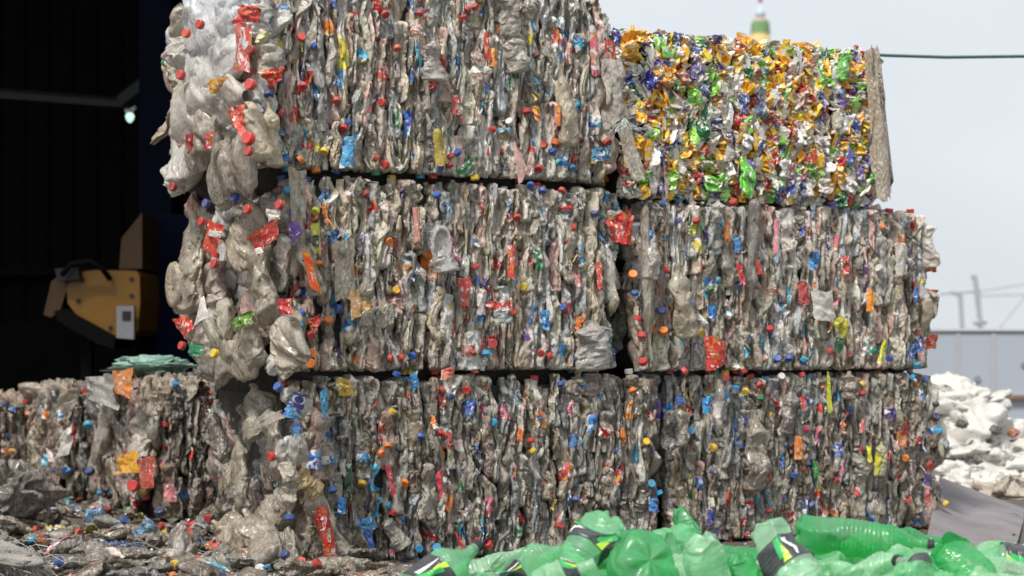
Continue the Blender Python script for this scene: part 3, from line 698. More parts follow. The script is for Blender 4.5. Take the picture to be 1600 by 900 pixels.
HB = (B1, B2, B3, B4, B5); B3.tail = .06; B1.tail = .045
def hero():
    RED, BLU, LBL, ORG, GRN, WHT, YEL = (186, 42, 38), (32, 84, 165), (36, 150, 205), (235, 125, 30), (35, 125, 85), (215, 212, 206), (226, 190, 40)
    # --- bottom left bale
    B1.bottle_at((536, 872), (478, 760), .07, .04, (165, 152, 132), None, None, off=.05, k=2)
    B1.patch([(497, 792), (512, 790), (528, 868), (508, 878)], (176, 22, 26), off=.085, label='red label with pale looping script', amp=.003, curl=.012, n=20,
             text=[('Club', .52, .56, .36, .42, 1.35, 'ink', .3), ('Cola', .30, .30, .32, .42, 1.1, 'ink', .3), ('Co', .62, .86, .34, .4, .5, 'ink', .3)])
    B1.patch([(488, 800), (499, 790), (512, 874), (502, 846)], (170, 24, 28), off=.078, amp=.003)
    B1.bottle_at((484, 640), (435, 606), .06, .04, (185, 180, 170), BLU, None, off=.10, k=4)
    B1.patch([(459, 612), (480, 617), (473, 641), (448, 633)], (28, 60, 140), off=.135, label='blue label with a white oval emblem', amp=.003, text=[('O', .52, .46, 1.25, .7, 0, 'ink')])
    B1.patch([(448, 634), (473, 642), (466, 656), (440, 650)], (30, 125, 175), off=.135, amp=.003, text=[('Su', .75, .5, .5, 1.0, 0, 'ink')])
    B1.bottle_at((480, 700), (424, 712), .10, .05, (190, 186, 178), RED, None, off=.09, k=1)
    B1.bottle_at((500, 770), (464, 744), .06, .04, (195, 160, 90), ORG, None, off=.07, k=5)
    B1.bottle_at((452, 720), (452, 806), .05, .035, (170, 158, 140), BLU, None, off=.12, k=6)
    B1.bottle_at((508, 690), (520, 764), .035, .035, (150, 140, 124), BLU, (60, 150, 190), off=.05, k=3)
    B1.patch([(528, 777), (542, 778), (540, 803), (527, 802)], (40, 125, 185), off=.045, amp=.004)
    B1.patch([(556, 812), (580, 806), (590, 824), (566, 832)], (60, 140, 185), off=.045, amp=.004, text=[('HABAS', .5, .55, .26, 1.2, 0, 'ink_dark')])
    B1.patch([(566, 830), (578, 826), (586, 852), (578, 856)], (36, 105, 185), off=.04)
    B1.patch([(500, 612), (512, 604), (512, 640), (504, 660)], (60, 165, 205), off=.05)
    B1.patch([(525, 590), (545, 592), (556, 618), (530, 618)], (180, 140, 50), off=.035)
    B1.cap_at(613, 643, YEL); B1.cap_at(606, 696, ORG); B1.cap_at(596, 708, ORG); B1.cap_at(687, 678, RED); B1.cap_at(657, 682, BLU); B1.cap_at(520, 762, (40, 100, 190), .05)
    B1.cap_at(566, 755, YEL, .04); B1.cap_at(620, 584, (40, 90, 170), .02); B1.cap_at(614, 800, RED, .03); B1.cap_at(608, 790, (30, 120, 165), .03); B1.cap_at(660, 808, RED, .02)
    B1.cap_at(830, 688, RED, .03); B1.cap_at(832, 704, YEL, .03); B1.cap_at(566, 880, (30, 120, 190), .04); B1.cap_at(655, 857, LBL, .04); B1.cap_at(632, 755, ORG, .02)
    B1.patch([(681, 742), (690, 724), (694, 765), (686, 782)], (190, 50, 80), off=.035); B1.patch([(602, 728), (610, 726), (620, 770), (612, 776)], (190, 60, 80), off=.035)
    B1.bottle_at((628, 856), (602, 806), .06, .04, (150, 143, 130), None, None, off=.05, k=0)
    for (x, y, c) in ((705, 618, BLU), (742, 845, RED), (771, 660, LBL), (876, 600, BLU), (965, 705, BLU), (1030, 770, LBL), (872, 820, RED), (900, 780, BLU), (988, 610, ORG), (1010, 690, YEL)): B1.cap_at(x, y, c, .02)
    B1.patch([(690, 577), (712, 572), (708, 592), (688, 594)], (215, 110, 100), off=.04); B1.patch([(640, 584), (652, 578), (655, 600), (645, 610)], (50, 140, 190), off=.03)
    # left end of the bottom left bale: drooping films and loose bottles
    for (b, n, wd, c, k) in (((405, 690), (398, 600), .13, (150, 140, 122), 0), ((380, 800), (372, 680), .15, (168, 156, 136), 1), ((440, 740), (420, 640), .14, (160, 148, 128), 2), ((352, 720), (330, 640), .1, (110, 102, 90), 7), ((415, 830), (450, 760), .12, (150, 138, 118), 3)):
        B1.bottle_at(b, n, wd, .05, c, None, None, 'left', .06, k)
    B1.patch([(392, 668), (420, 640), (446, 650), (384, 690)], (190, 182, 168), 'film', 'left', .12, mat='film_o')
    # --- middle left bale
    B3.bottle_at((694, 428), (684, 345), .085, .05, (188, 186, 182), None, None, off=.035, k=0, label='large oval bottle base')
    V = []
    c = B3.ray(690, 384, .062); 
    for (f, d) in ((.02, .004), (.5, .004), (.72, .001), (.8, -.008), (.97, -.006), (1, .006)):
        for k in range(28): th = 2 * math.pi * k / 28; V.append((c.x + f * .036 * math.cos(th), c.y + d, c.z + f * .068 * math.sin(th)))
    obj('bottle_base', mesh_np('bottle_base', np.array(V), grid_quads(6, 28), M['pet_o']), B3.root, None, lin((196, 194, 190)))
    B3.bottle_at((930, 580), (925, 500), .12, .06, (176, 172, 168), None, None, off=.04, k=5)
    B3.bottle_at((500, 462), (468, 372), .055, .04, (170, 160, 140), None, None, off=.05, k=8)
    B3.patch([(472, 392), (486, 395), (503, 462), (484, 447)], (232, 88, 30), off=.085, amp=.003, label='orange label with small white lettering', text=[('TCK', .55, .62, .3, .7, .1, 'ink'), ('K', .35, .72, .22, .8, .1, 'ink')])
    B3.patch([(448, 352), (462, 342), (474, 362), (456, 382)], (108, 78, 160), off=.07)
    B3.patch([(485, 352), (500, 345), (501, 398), (490, 394)], (200, 200, 60), off=.055, label='yellow green label with a dark round mark'); B3.cap_at(493, 330, (215, 210, 50), .05); B3.cap_at(497, 412, ORG, .05)
    B3.patch([(488, 368), (499, 368), (498, 386), (488, 384)], (40, 36, 44), off=.066, amp=.002)
    B3.patch([(521, 376), (552, 372), (556, 465), (524, 470)], (158, 146, 126), 'flattened_bottle', off=.035, mat='film_o', amp=.008)
    B3.bottle_at((572, 512), (570, 430), .05, .035, (160, 150, 132), None, (205, 150, 60), off=.03, k=4)
    B3.patch([(546, 455), (562, 452), (566, 492), (550, 500)], (205, 150, 110), off=.05)
    B3.cap_at(486, 568, ORG, .09, size=1.15, d=(-.2, -1, .1)); B3.cap_at(468, 508, (36, 150, 195), .08); B3.cap_at(473, 488, BLU, .07); B3.cap_at(493, 506, RED, .06); B3.cap_at(487, 524, RED, .07, d=(.3, -1, -.5)); B3.cap_at(514, 500, ORG, .03)
    B3.patch([(480, 500), (500, 490), (502, 504), (488, 516)], (205, 45, 35), off=.06)
    B3.cap_at(457, 332, BLU, .07); B3.cap_at(571, 302, RED, .03); B3.cap_at(608, 377, ORG, .03); B3.cap_at(619, 453, (225, 175, 40), .04, d=(.5, -1, .3)); B3.cap_at(612, 440, (30, 30, 36), .035)
    B3.cap_at(644, 556, BLU, .03); B3.cap_at(627, 559, RED, .03); B3.cap_at(610, 560, RED, .03); B3.cap_at(770, 537, RED, .04, size=1.2); B3.cap_at(740, 550, RED, .01); B3.cap_at(760, 552, LBL, .03, size=1.1)
    B3.cap_at(860, 556, RED, .02); B3.cap_at(845, 552, RED, .03); B3.cap_at(900, 560, BLU, .01); B3.cap_at(929, 333, (40, 70, 130), .03, size=1.2); B3.cap_at(896, 356, RED, .02); B3.cap_at(884, 376, RED, .02); B3.cap_at(742, 417, RED, .02)
    B3.cap_at(878, 298, RED, .02); B3.cap_at(848, 298, BLU, .03); B3.cap_at(829, 290, BLU, .02); B3.cap_at(880, 480, BLU, .03); B3.cap_at(803, 488, RED, .02); B3.cap_at(808, 340, RED, .02); B3.cap_at(818, 448, YEL, .02); B3.cap_at(683, 304, BLU, .03)
    B3.patch([(793, 384), (806, 380), (804, 440), (794, 430)], (210, 60, 60), off=.03); B3.patch([(846, 485), (858, 485), (860, 518), (848, 514)], (40, 150, 205), off=.04)
    B3.patch([(714, 436), (736, 432), (732, 480), (722, 478)], (205, 60, 75), off=.03); B3.patch([(745, 460), (758, 458), (758, 492), (746, 492)], (215, 205, 200), off=.035); B3.patch([(757, 472), (776, 470), (774, 486), (758, 484)], (200, 55, 50), off=.03)
    B3.patch([(931, 410), (941, 408), (942, 450), (934, 452)], (210, 80, 80), off=.025); B3.patch([(645, 325), (656, 324), (656, 378), (648, 378)], (205, 140, 130), off=.03); B3.patch([(945, 345), (990, 322), (985, 384), (960, 378)], (205, 40, 40), off=.02, amp=.015, label='crumpled red film between two bales')
    B3.patch([(450, 262), (478, 268), (480, 340), (456, 345)], (190, 178, 158), 'film', off=.07, mat='film_o', amp=.012)
    # left end of the middle left bale
    for (b, n, wd, c, cp, k) in (((300, 490), (295, 330), .22, (176, 164, 142), None, 3), ((345, 360), (360, 305), .17, (196, 194, 188), BLU, 1), ((380, 400), (410, 320), .16, (168, 152, 126), None, 0), ((420, 500), (400, 380), .15, (156, 144, 124), None, 2),
                                 ((332, 535), (362, 480), .17, (182, 176, 158), None, 4), ((400, 545), (335, 570), .15, (170, 158, 138), None, 5), ((338, 578), (310, 525), .14, (160, 152, 138), None, 6), ((400, 574), (385, 490), .16, (172, 162, 142), None, 7),
                                 ((442, 576), (462, 500), .16, (172, 160, 140), None, 8), ((340, 480), (335, 400), .14, (178, 160, 148), RED, 2)):
        B3.bottle_at(b, n, wd, .06, c, cp, None, 'left', .07, k)
    c = B3.ray(268, 445, .12, 'left'); V = []
    for (f, d) in ((.02, .006), (.25, .006), (.4, 0), (.75, -.003), (.95, 0), (1, .012)):
        for k in range(36): th = 2 * math.pi * k / 36; V.append((c.x + d + .004 * (k % 3 == 0) * (.3 < f < .9), c.y + f * .09 * math.cos(th), c.z + f * .085 * math.sin(th)))
    obj('bottle_base', mesh_np('bottle_base', np.array(V), grid_quads(6, 36), M['pet_o']), B3.root, None, lin((196, 180, 152)))
    B3.patch([(325, 342), (350, 352), (336, 398), (316, 386)], (216, 56, 46), face='left', off=.13, label='red label with a white band'); B3.patch([(327, 358), (347, 362), (344, 372), (325, 367)], (220, 214, 208), face='left', off=.145, amp=.002)
    B3.patch([(386, 372), (436, 342), (434, 372), (404, 402)], (176, 32, 36), face='left', off=.15, label='torn deep red label'); B3.patch([(396, 392), (408, 386), (412, 394), (401, 401)], (218, 208, 200), face='left', off=.165, amp=.002)
    B3.patch([(414, 326), (438, 328), (437, 342), (418, 348)], (214, 205, 196), face='left', off=.15)
    B3.patch([(268, 500), (293, 494), (304, 512), (290, 530)], (208, 34, 38), face='left', off=.15, label='red label with pale curling script', amp=.004, text=[('Cola', .55, .5, .36, 1.1, -.3, 'ink', .3)])
    B3.patch([(315, 470), (319, 462), (326, 496), (302, 512)], (222, 218, 212), 'white_shard', face='left', off=.16, amp=.003)
    B3.patch([(294, 535), (316, 538), (316, 556), (296, 556)], (40, 130, 85), face='left', off=.16)
    B3.patch([(432, 468), (455, 466), (457, 492), (437, 492)], (190, 44, 56), face='left', off=.13); B3.patch([(362, 500), (392, 486), (394, 506), (366, 520)], (110, 150, 50), face='left', off=.15)
    for (x, y, c) in ((315, 346, RED), (387, 327, RED), (367, 308, (24, 60, 140)), (335, 412, RED), (322, 318, (70, 80, 150)), (284, 540, RED), (335, 552, YEL), (437, 320, RED)): B3.cap_at(x, y, c, .15, 'left', d=(-.7, -.7, .2))
    # --- top left bale
    for (b, n, wd, c, k) in (((300, 40), (395, 20), .19, (240, 243, 248), 3), ((298, 110), (392, 78), .20, (236, 234, 230), 1), ((292, 180), (392, 150), .19, (216, 208, 198), 0), ((310, 20), (380, 0), .2, (240, 244, 250), 6),
                             ((300, 250), (340, 190), .14, (170, 158, 144), 5), ((390, 250), (330, 285), .20, (150, 138, 122), 2), ((285, 250), (268, 295), .13, (200, 196, 190), 4), ((285, 100), (272, 62), .08, (190, 184, 176), 8), ((408, 250), (392, 160), .08, (206, 188, 158), 7)):
        B5.bottle_at(b, n, wd, .07, c, None, None, 'left', .07, k)
    B5.bottle_at((432, 262), (418, 160), .055, .04, (208, 190, 160), None, None, off=.06, k=4); B5.bottle_at((420, 120), (424, 62), .07, .04, (200, 192, 178), None, None, off=.05, k=2)
    B5.bottle_at((402, 60), (412, 0), .07, .04, (210, 206, 200), None, None, off=.05, k=5)
    B5.patch([(375, 8), (408, 10), (404, 34), (366, 38)], (206, 60, 62), face='left', off=.15, amp=.01); B5.patch([(370, 40), (392, 42), (390, 112), (366, 112)], (212, 88, 84), face='left', off=.15, label='long red and white label', mat='label_o')
    B5.patch([(324, 126), (356, 120), (338, 146), (330, 148)], (222, 150, 60), 'orange_scrap', face='left', off=.16, amp=.004)
    B5.patch([(352, 172), (382, 162), (384, 212), (372, 200)], (205, 50, 50), face='left', off=.14, amp=.012); B5.patch([(292, 212), (303, 208), (300, 236), (296, 240)], (150, 30, 30), face='left', off=.14); B5.patch([(320, 212), (332, 204), (330, 232), (322, 236)], (180, 44, 50), face='left', off=.14)
    B5.patch([(402, 112), (444, 104), (440, 124), (424, 134)], (210, 50, 36), off=.07, amp=.014)
    B5.patch([(406, 46), (424, 52), (412, 68), (398, 66)], (200, 190, 150), off=.09)
    for (x, y, c, sz) in ((377, 45, (215, 60, 58), 1.15), (391, 132, (215, 60, 60), 1.15), (392, 78, (150, 30, 30), 1), (388, 216, (220, 56, 48), 1.3), (388, 236, RED, 1), (312, 38, (190, 40, 40), 1), (291, 52, (225, 80, 40), 1), (282, 117, (200, 40, 50), 1.1), (270, 292, (150, 26, 26), 1)):
        B5.cap_at(x, y, c, .15, 'left', sz, d=(-.6, -.8, .15))
    B5.cap_at(420, 147, (32, 70, 130), .07, size=1.2); B5.cap_at(426, 249, (70, 100, 130), .07, size=1.1); B5.cap_at(454, 250, (80, 96, 124), .03); B5.cap_at(427, 197, (96, 130, 116), .07)
    for (x, y, c) in ((471, 58, (225, 72, 50)), (491, 72, BLU), (474, 134, RED), (440, 176, (200, 70, 70)), (507, 236, YEL), (470, 249, ORG), (537, 200, RED), (543, 192, BLU), (526, 157, (180, 44, 50)), (588, 247, RED), (602, 257, RED), (602, 22, RED), (656, 20, RED), (724, 27, RED), (742, 10, RED),
                      (731, 14, RED), (688, 262, BLU), (704, 244, RED), (702, 258, RED), (715, 238, BLU), (850, 226, RED), (863, 236, BLU), (872, 254, (50, 150, 160)), (842, 263, RED), (894, 262, (50, 140, 190)), (796, 190, WHT), (769, 202, RED), (838, 86, (120, 60, 60)), (621, 75, (200, 80, 60)), (597, 160, RED)):
        B5.cap_at(x, y, c, .025)
    B5.bottle_at((676, 130), (678, 60), .085, .045, (184, 178, 172), None, None, off=.03, k=0); B5.bottle_at((810, 115), (800, 50), .085, .04, (182, 172, 160), None, None, off=.03, k=1); B5.bottle_at((890, 230), (878, 100), .06, .035, (180, 164, 138), None, None, off=.03, k=3)
    B5.bottle_at((800, 60), (795, -20), .07, .04, (170, 158, 144), None, None, off=.03, k=5)
    B5.patch([(668, 130), (684, 128), (684, 141), (670, 140)], (150, 36, 34), off=.06); B5.patch([(705, 270), (738, 245), (740, 262), (722, 276)], (60, 122, 70), off=.06, label='green film scrap at the lower edge')
    B5.patch([(800, 222), (806, 222), (824, 262), (812, 290)], (222, 170, 165), off=.06, label='pale pink and white streamer'); B5.patch([(868, 164), (877, 164), (876, 198), (870, 196)], (230, 110, 30), off=.04); B5.patch([(832, 166), (842, 166), (844, 190), (836, 188)], (232, 130, 50), off=.04)
    B5.patch([(765, 76), (776, 76), (776, 106), (765, 104)], (230, 140, 60), off=.04); B5.patch([(756, 52), (764, 50), (766, 96), (758, 94)], (200, 60, 60), off=.04); B5.patch([(676, 204), (690, 200), (700, 256), (682, 260)], (176, 150, 60), off=.035); B5.patch([(706, 150), (720, 148), (718, 180), (706, 180)], (190, 50, 60), off=.035, text=[('SCL', .5, .5, .4, .8, 1.5)])
    B5.patch([(538, 215), (558, 210), (552, 262), (530, 262)], (60, 150, 200), off=.045, label='white and blue label wrap', mat='label_o')
    B5.patch([(925, 232), (955, 228), (952, 250), (926, 252)], (60, 140, 180), off=.02, text=[('AH', .5, .5, .5, 1, 0)])
    B5.patch([(944, 62), (960, 64), (964, 100), (948, 102)], (206, 50, 60), off=0, text=[('a', .5, .3, .7, .8, 0), ('~', .5, .8, .8, .8, 0)])
    B5.patch([(920, 40), (932, 44), (938, 118), (925, 118)], (205, 100, 110), off=.01, mat='label_o')
    # --- middle right bale
    B4.bottle_at((1075, 530), (1058, 412), .09, .05, (184, 172, 148), None, None, off=.05, k=8, label='pale flattened bottle'); B4.bottle_at((1015, 440), (1022, 350), .05, .04, (180, 172, 162), None, None, off=.04, k=3); B4.bottle_at((1120, 350), (1122, 312), .05, .04, (176, 172, 166), None, None, off=.05, k=4)
    B4.bottle_at((1008, 320), (1016, 560), .05, .04, (160, 148, 130), None, None, off=.03, k=7); B4.bottle_at((1180, 310), (1172, 470), .05, .04, (130, 126, 120), None, None, off=.02, k=2)
    c = [(1101, 524), (1136, 534), (1133, 568), (1104, 580)]; B4.patch(c, (196, 36, 22), 'plastic_bowl', off=.06, curl=.02, amp=.003, label='broken red bowl piece')
    for (x, y, c, f) in ((989, 429, (238, 130, 28), 1.2), (1037, 517, (236, 126, 36), 1.2), (1033, 484, (46, 80, 150), 1.1), (997, 497, (215, 50, 50), 1.1), (1003, 524, (210, 40, 40), 1.3), (1005, 565, (190, 40, 40), 1.2), (1070, 580, (200, 56, 50), 1.2), (1036, 318, (50, 84, 150), 1.1), (992, 458, (30, 100, 160), 1),
                         (1041, 422, RED, 1), (1123, 438, (50, 130, 160), 1), (1146, 316, RED, 1.1), (1110, 452, GRN, 1), (1203, 514, RED, 1), (1233, 560, BLU, 1.1), (1257, 561, (44, 160, 190), 1.1), (1298, 548, RED, 1.2), (1094, 520, YEL, 1.1), (1390, 560, BLU, 1), (1433, 570, (40, 140, 170), 1.1), (1215, 560, BLU, 1), (1322, 430, ORG, 1), (1088, 345, RED, 1), (1060, 345, BLU, 1)):
        B4.cap_at(x, y, c, .035 if x > 1010 else .05, size=f)
    for (c, col) in ((([1355, 452], [1365, 455], [1366, 486], [1354, 486]), (232, 140, 40)), (([1295, 518], [1298, 492], [1297, 516], [1292, 520]), (200, 40, 40)), (([1380, 530], [1384, 534], [1378, 568], [1370, 568]), (205, 200, 40)), (([1265, 404], [1275, 404], [1275, 424], [1265, 422]), (40, 150, 205)),
                     (([1146, 370], [1158, 372], [1158, 396], [1148, 394]), (50, 130, 190)), (([1013, 360], [1022, 360], [1022, 384], [1013, 384]), (50, 150, 200)), (([1105, 478], [1120, 474], [1120, 498], [1108, 498]), (30, 125, 190)), (([1150, 412], [1160, 412], [1166, 450], [1156, 440]), (206, 56, 76)),
                     (([1180, 405], [1186, 406], [1192, 428], [1184, 428]), (205, 60, 60)), (([1210, 345], [1218, 345], [1214, 398], [1208, 396]), (220, 130, 150)), (([1315, 400], [1328, 404], [1330, 430], [1318, 428]), (200, 56, 66)), (([1245, 440], [1262, 440], [1266, 475], [1250, 475]), (186, 70, 80)),
                     (([1268, 455], [1300, 455], [1302, 505], [1272, 498]), (206, 200, 192)), (([1300, 505], [1312, 490], [1325, 500], [1318, 530]), (190, 180, 40)), (([1400, 384], [1418, 384], [1416, 430], [1400, 430]), (190, 182, 172)), (([1132, 345], [1140, 342], [1140, 378], [1132, 376]), (225, 120, 50)), (([1428, 450], [1434, 448], [1434, 472], [1428, 472]), (40, 120, 190))):
        B4.patch(col=col, corners=[tuple(p) for p in c], off=.04)
    for (y0, y1) in ((450, 466), (520, 545), (392, 425)):
        B4.patch([(1442, y0), (1466, y0 + 4), (1462, y1), (1444, y1)], (214, 70, 56), off=-.04, amp=.01)
    # --- bottom right bale
    B2.bottle_at((1185, 770), (1178, 640), .08, .05, (150, 140, 122), None, None, off=.04, k=6); B2.bottle_at((1044, 640), (1046, 715), .035, .035, (42, 42, 50), (30, 30, 34), None, off=.03, k=0, label='black bottle'); B2.bottle_at((1062, 700), (1062, 630), .06, .04, (140, 130, 110), BLU, None, off=.03, k=1)
    B2.bottle_at((1230, 680), (1236, 605), .06, .04, (120, 112, 104), None, None, off=.03, k=4); B2.bottle_at((1325, 625), (1328, 580), .06, .04, (134, 120, 104), None, None, off=.04, k=2); B2.bottle_at((1375, 745), (1378, 690), .05, .03, (200, 196, 150), None, None, off=.03, k=5)
    B2.bottle_at((1062, 760), (1078, 830), .05, .04, (146, 132, 110), None, None, off=.02, k=7)
    for (x, y, c) in ((1061, 624, BLU), (1135, 590, RED), (1187, 602, RED), (1188, 622, GRN), (1165, 612, YEL), (1150, 606, LBL), (1348, 600, YEL), (1347, 615, RED), (1328, 640, BLU), (1221, 588, WHT), (1446, 593, (40, 80, 160)), (1462, 631, (50, 54, 60)), (1307, 750, (170, 30, 30)), (1202, 798, RED), (1113, 735, (70, 96, 150)), (1260, 670, (205, 60, 110)), (1418, 783, RED), (1467, 818, (150, 70, 50)), (1268, 790, BLU), (1425, 590, LBL), (1453, 728, RED), (1415, 716, ORG)):
        B2.cap_at(x, y, c, .03)
    for (c, col) in ((((1098, 622), (1112, 616), (1110, 645), (1098, 646)), (36, 140, 200)), (((1270, 720), (1275, 722), (1280, 742), (1272, 746)), (40, 160, 60)), (((1292, 580), (1296, 596), (1300, 640), (1294, 645)), (190, 196, 40)), (((1242, 680), (1254, 684), (1256, 716), (1240, 718)), (216, 130, 70)),
                     (((1368, 706), (1382, 706), (1376, 732), (1366, 744)), (190, 180, 50)), (((1354, 697), (1362, 697), (1363, 722), (1356, 722)), (220, 205, 40)), (((1345, 655), (1352, 652), (1350, 676), (1342, 676)), (205, 110, 120)), (((1196, 708), (1202, 720), (1204, 754), (1198, 750)), (190, 40, 50)),
                     (((1014, 780), (1028, 776), (1030, 800), (1014, 798)), (40, 120, 190)), (((1446, 763), (1453, 763), (1453, 786), (1446, 786)), (190, 90, 80)), (((1251, 620), (1260, 618), (1258, 640), (1252, 640)), (205, 70, 70)), (((1106, 796), (1116, 796), (1116, 820), (1106, 820)), (40, 70, 150))):
        B2.patch(list(c), col, off=.035)
hero()
for b in HB:
    b.fill_front(); b.fill_end(True, 62 if b in (B1, B3, B5) else 16, 1.0, .6 if b is B5 else .4, .07 if b is B1 else (.01 if b in (B3, B5) else .05)); b.fill_end(False, 34, 1.0, .5, .05 if b in (B1, B3) else .01)
    b.scatter_scraps(44); b.extra_caps(4)
B4.fill_top(40); B5.fill_top(50)
for b in HB: b.finish()

# can bale
B6 = Bale('can_bale', org(1.15, 1.232), ANG - .004, 1.175, 1.0, .585, 'bright bale of crushed orange, green and silver drink cans on top right of the stack', 'bale', None, [])
B6.core(M['core'])
def fill_cans(b):
    u = .006
    while u < b.L:
        wd = rng.uniform(.016, .031); z = -rng.random() * .03
        while z < b.H - .01:
            ln = rng.uniform(.028, .075); z0 = max(z, 0); z1 = min(z + ln, b.H + .008)
            if z1 - z0 < .015: break
            p = CANS[rng.integers(len(CANS))]; zc = (z0 + z1) / 2; uc = u + wd / 2
            mode = rng.random(); yc = b.surf_front(uc, zc) + rng.normal(0, .006)
            if mode < .72:
                A = rotm('Y', rng.normal(0, .09)) @ rotm('X', rng.normal(0, .12)) @ rotm('Z', rng.normal(0, .6))
                S = (wd / p['T'] * 1.15, .8, (z1 - z0) / p['L'] * 1.15)
                Mx = Matrix.Translation((uc, yc + .022, zc)) @ A @ Matrix.Diagonal((*S, 1)) @ Matrix.Translation((0, 0, -p['L'] / 2))
            else:   # lid towards the viewer
                A = rotm('Z', rng.normal(0, .35)) @ rotm('X', math.pi / 2 + rng.normal(0, .35)) @ rotm('Z', rng.normal(0, .3))
                S = (wd / p['T'] * 1.1, (z1 - z0) / p['W'] * 1.1, .6)
                Mx = Matrix.Translation((uc, yc + .018, zc)) @ A @ Matrix.Diagonal((*S, 1)) @ Matrix.Translation((0, 0, -p['L'] / 2))
            b.add(p, Mx, jit(pick(CANC), .1), wd * (z1 - z0))
            z = z1 - .004
        u += wd * .78
    for i in range(330):     # top, both ends
        p = CANS[rng.integers(len(CANS))]; k = rng.random()
        loc = (rng.uniform(0, b.L), rng.uniform(.05, b.D), b.H - .012) if k < .45 else ((.008 if k < .7 else b.L - .01), rng.uniform(.03, b.D), rng.uniform(.02, b.H - .02))
        Mx = Matrix.Translation(loc) @ rotm('Z', rng.normal(0, 1)) @ rotm('X', rng.normal(0, .7)) @ Matrix.Translation((0, 0, -p['L'] / 2))
        b.add(p, Mx, jit(pick(CANC), .1), 0)
fill_cans(B6); 
def can_hero(x, y, w_, h_, col, lid=False, roll=0):
    p = CANS[int(x) % len(CANS)]; c = B6.ray(x, y, .012)
    A = (rotm('Y', roll) @ rotm('Z', .3 + math.pi / 2)) if not lid else rotm('X', math.pi / 2)
    S = (.03 / p['T'], w_ / p['W'], h_ / p['L']) if not lid else (w_ / p['T'], h_ / p['W'], .5)
    o = obj('crushed_can', p['me'], B6.root, None, lin(col)); B6.heroes += 1
    o.matrix_parent_inverse = Matrix.Translation(c) @ A @ Matrix.Diagonal((*S, 1)) @ Matrix.Translation((0, 0, -p['L'] / 2))
for a in ((1168, 278, .065, .13, (110, 205, 50)), (1113, 287, .06, .06, (120, 200, 60)), (985, 70, .06, .10, (236, 165, 30)), (1002, 56, .05, .05, (230, 160, 50)), (1120, 62, .06, .03, (70, 66, 160)), (1320, 105, .035, .12, (110, 190, 80)), (1002, 175, .04, .08, (236, 165, 30)), (1045, 120, .04, .08, (225, 150, 40)),
          (1190, 165, .045, .12, (110, 125, 155)), (1100, 195, .03, .12, (40, 120, 80)), (1015, 125, .035, .09, (50, 60, 150)), (1168, 220, .04, .06, (215, 214, 212)), (1228, 265, .045, .08, (215, 213, 210)), (1330, 290, .04, .06, (205, 204, 200)), (1205, 185, .04, .07, (176, 80, 76)), (1290, 290, .07, .06, (200, 190, 180)), (1370, 275, .03, .06, (110, 190, 80))):
    can_hero(*a)
B6.patch([(1350, 76), (1366, 80), (1392, 300), (1368, 316)], (190, 172, 150), 'torn_film', off=.02, mat='film_o', amp=.016, curl=.03, label='dusty beige film strip hanging down the right edge', n=26)
B6.patch([(1362, 74), (1374, 82), (1394, 296), (1384, 314)], (178, 160, 138), 'torn_film', off=-.03, mat='film_o', amp=.014, curl=.02, n=26)
B6.patch([(940, 95), (972, 90), (980, 180), (945, 200)], (188, 178, 164), 'torn_film', off=.02, mat='film_o', amp=.016, curl=.03, n=22)
B6.patch([(962, 200), (985, 198), (1012, 288), (985, 280)], (206, 196, 178), 'torn_film', off=.06, mat='film_o', amp=.01, curl=.03, n=22)
B6.finish('crushed_can', 'crushed_cans', 'can_a')

# tuft of white fibre hanging off the top bales
r = np.random.default_rng(8); mb = MB(); c = B6.ray(976, 190, .07)
for i in range(70):
    a = c + Vector((r.normal(0, .004), r.normal(0, .006), r.normal(0, .008))); e = a + Vector((r.normal(0, .035), r.normal(0, .012), -abs(r.normal(.02, .03))))
    mb.tube([B6.E @ a, B6.E @ ((a + e) / 2 + Vector((r.normal(0, .01), 0, r.normal(0, .008)))), B6.E @ e], .0007, 4)
tag(mb.build('fibre_tuft', mat_plain('white_fibre', (.72, .74, .70), .6)), 'frayed white fibre tuft caught between the top bale and the can bale', 'fibre')

# bales behind, at the left
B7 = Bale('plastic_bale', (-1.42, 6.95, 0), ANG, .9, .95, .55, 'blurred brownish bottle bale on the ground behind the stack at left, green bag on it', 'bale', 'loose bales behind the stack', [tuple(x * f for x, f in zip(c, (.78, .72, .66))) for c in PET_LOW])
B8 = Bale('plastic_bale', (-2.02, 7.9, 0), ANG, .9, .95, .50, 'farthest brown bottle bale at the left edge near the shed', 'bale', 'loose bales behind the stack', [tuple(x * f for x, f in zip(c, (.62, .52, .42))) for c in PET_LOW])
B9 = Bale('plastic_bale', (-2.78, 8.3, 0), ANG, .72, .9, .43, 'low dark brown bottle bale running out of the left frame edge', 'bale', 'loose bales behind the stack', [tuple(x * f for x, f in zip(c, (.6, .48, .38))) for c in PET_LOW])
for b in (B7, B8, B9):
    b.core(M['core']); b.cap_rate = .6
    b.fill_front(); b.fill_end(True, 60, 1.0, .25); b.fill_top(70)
B7.bottle_at((150, 720), (185, 600), .16, .06, (170, 160, 146), None, None, 'left', .05, 1); B7.bottle_at((222, 730), (218, 640), .16, .06, (176, 166, 152), None, None, 'left', .05, 0)
B7.patch([(176, 580), (208, 576), (204, 622), (180, 612)], (224, 128, 72), face='left', off=.12, text=[('Cappy', .5, .5, .24, 1, .9, 'ink')]); B7.patch([(184, 712), (214, 704), (216, 738), (184, 740)], (222, 150, 30), face='left', off=.12, amp=.02, label='crumpled orange yellow film')
B7.patch([(212, 720), (242, 712), (240, 760), (222, 770)], (190, 70, 66), face='left', off=.11); B7.cap_at(208, 759, (190, 30, 34), .13, 'left', 1.5)
B7.patch([(140, 590), (176, 584), (182, 640), (138, 622)], (206, 202, 198), 'torn_film', 'left', .12, mat='film_o', amp=.02)
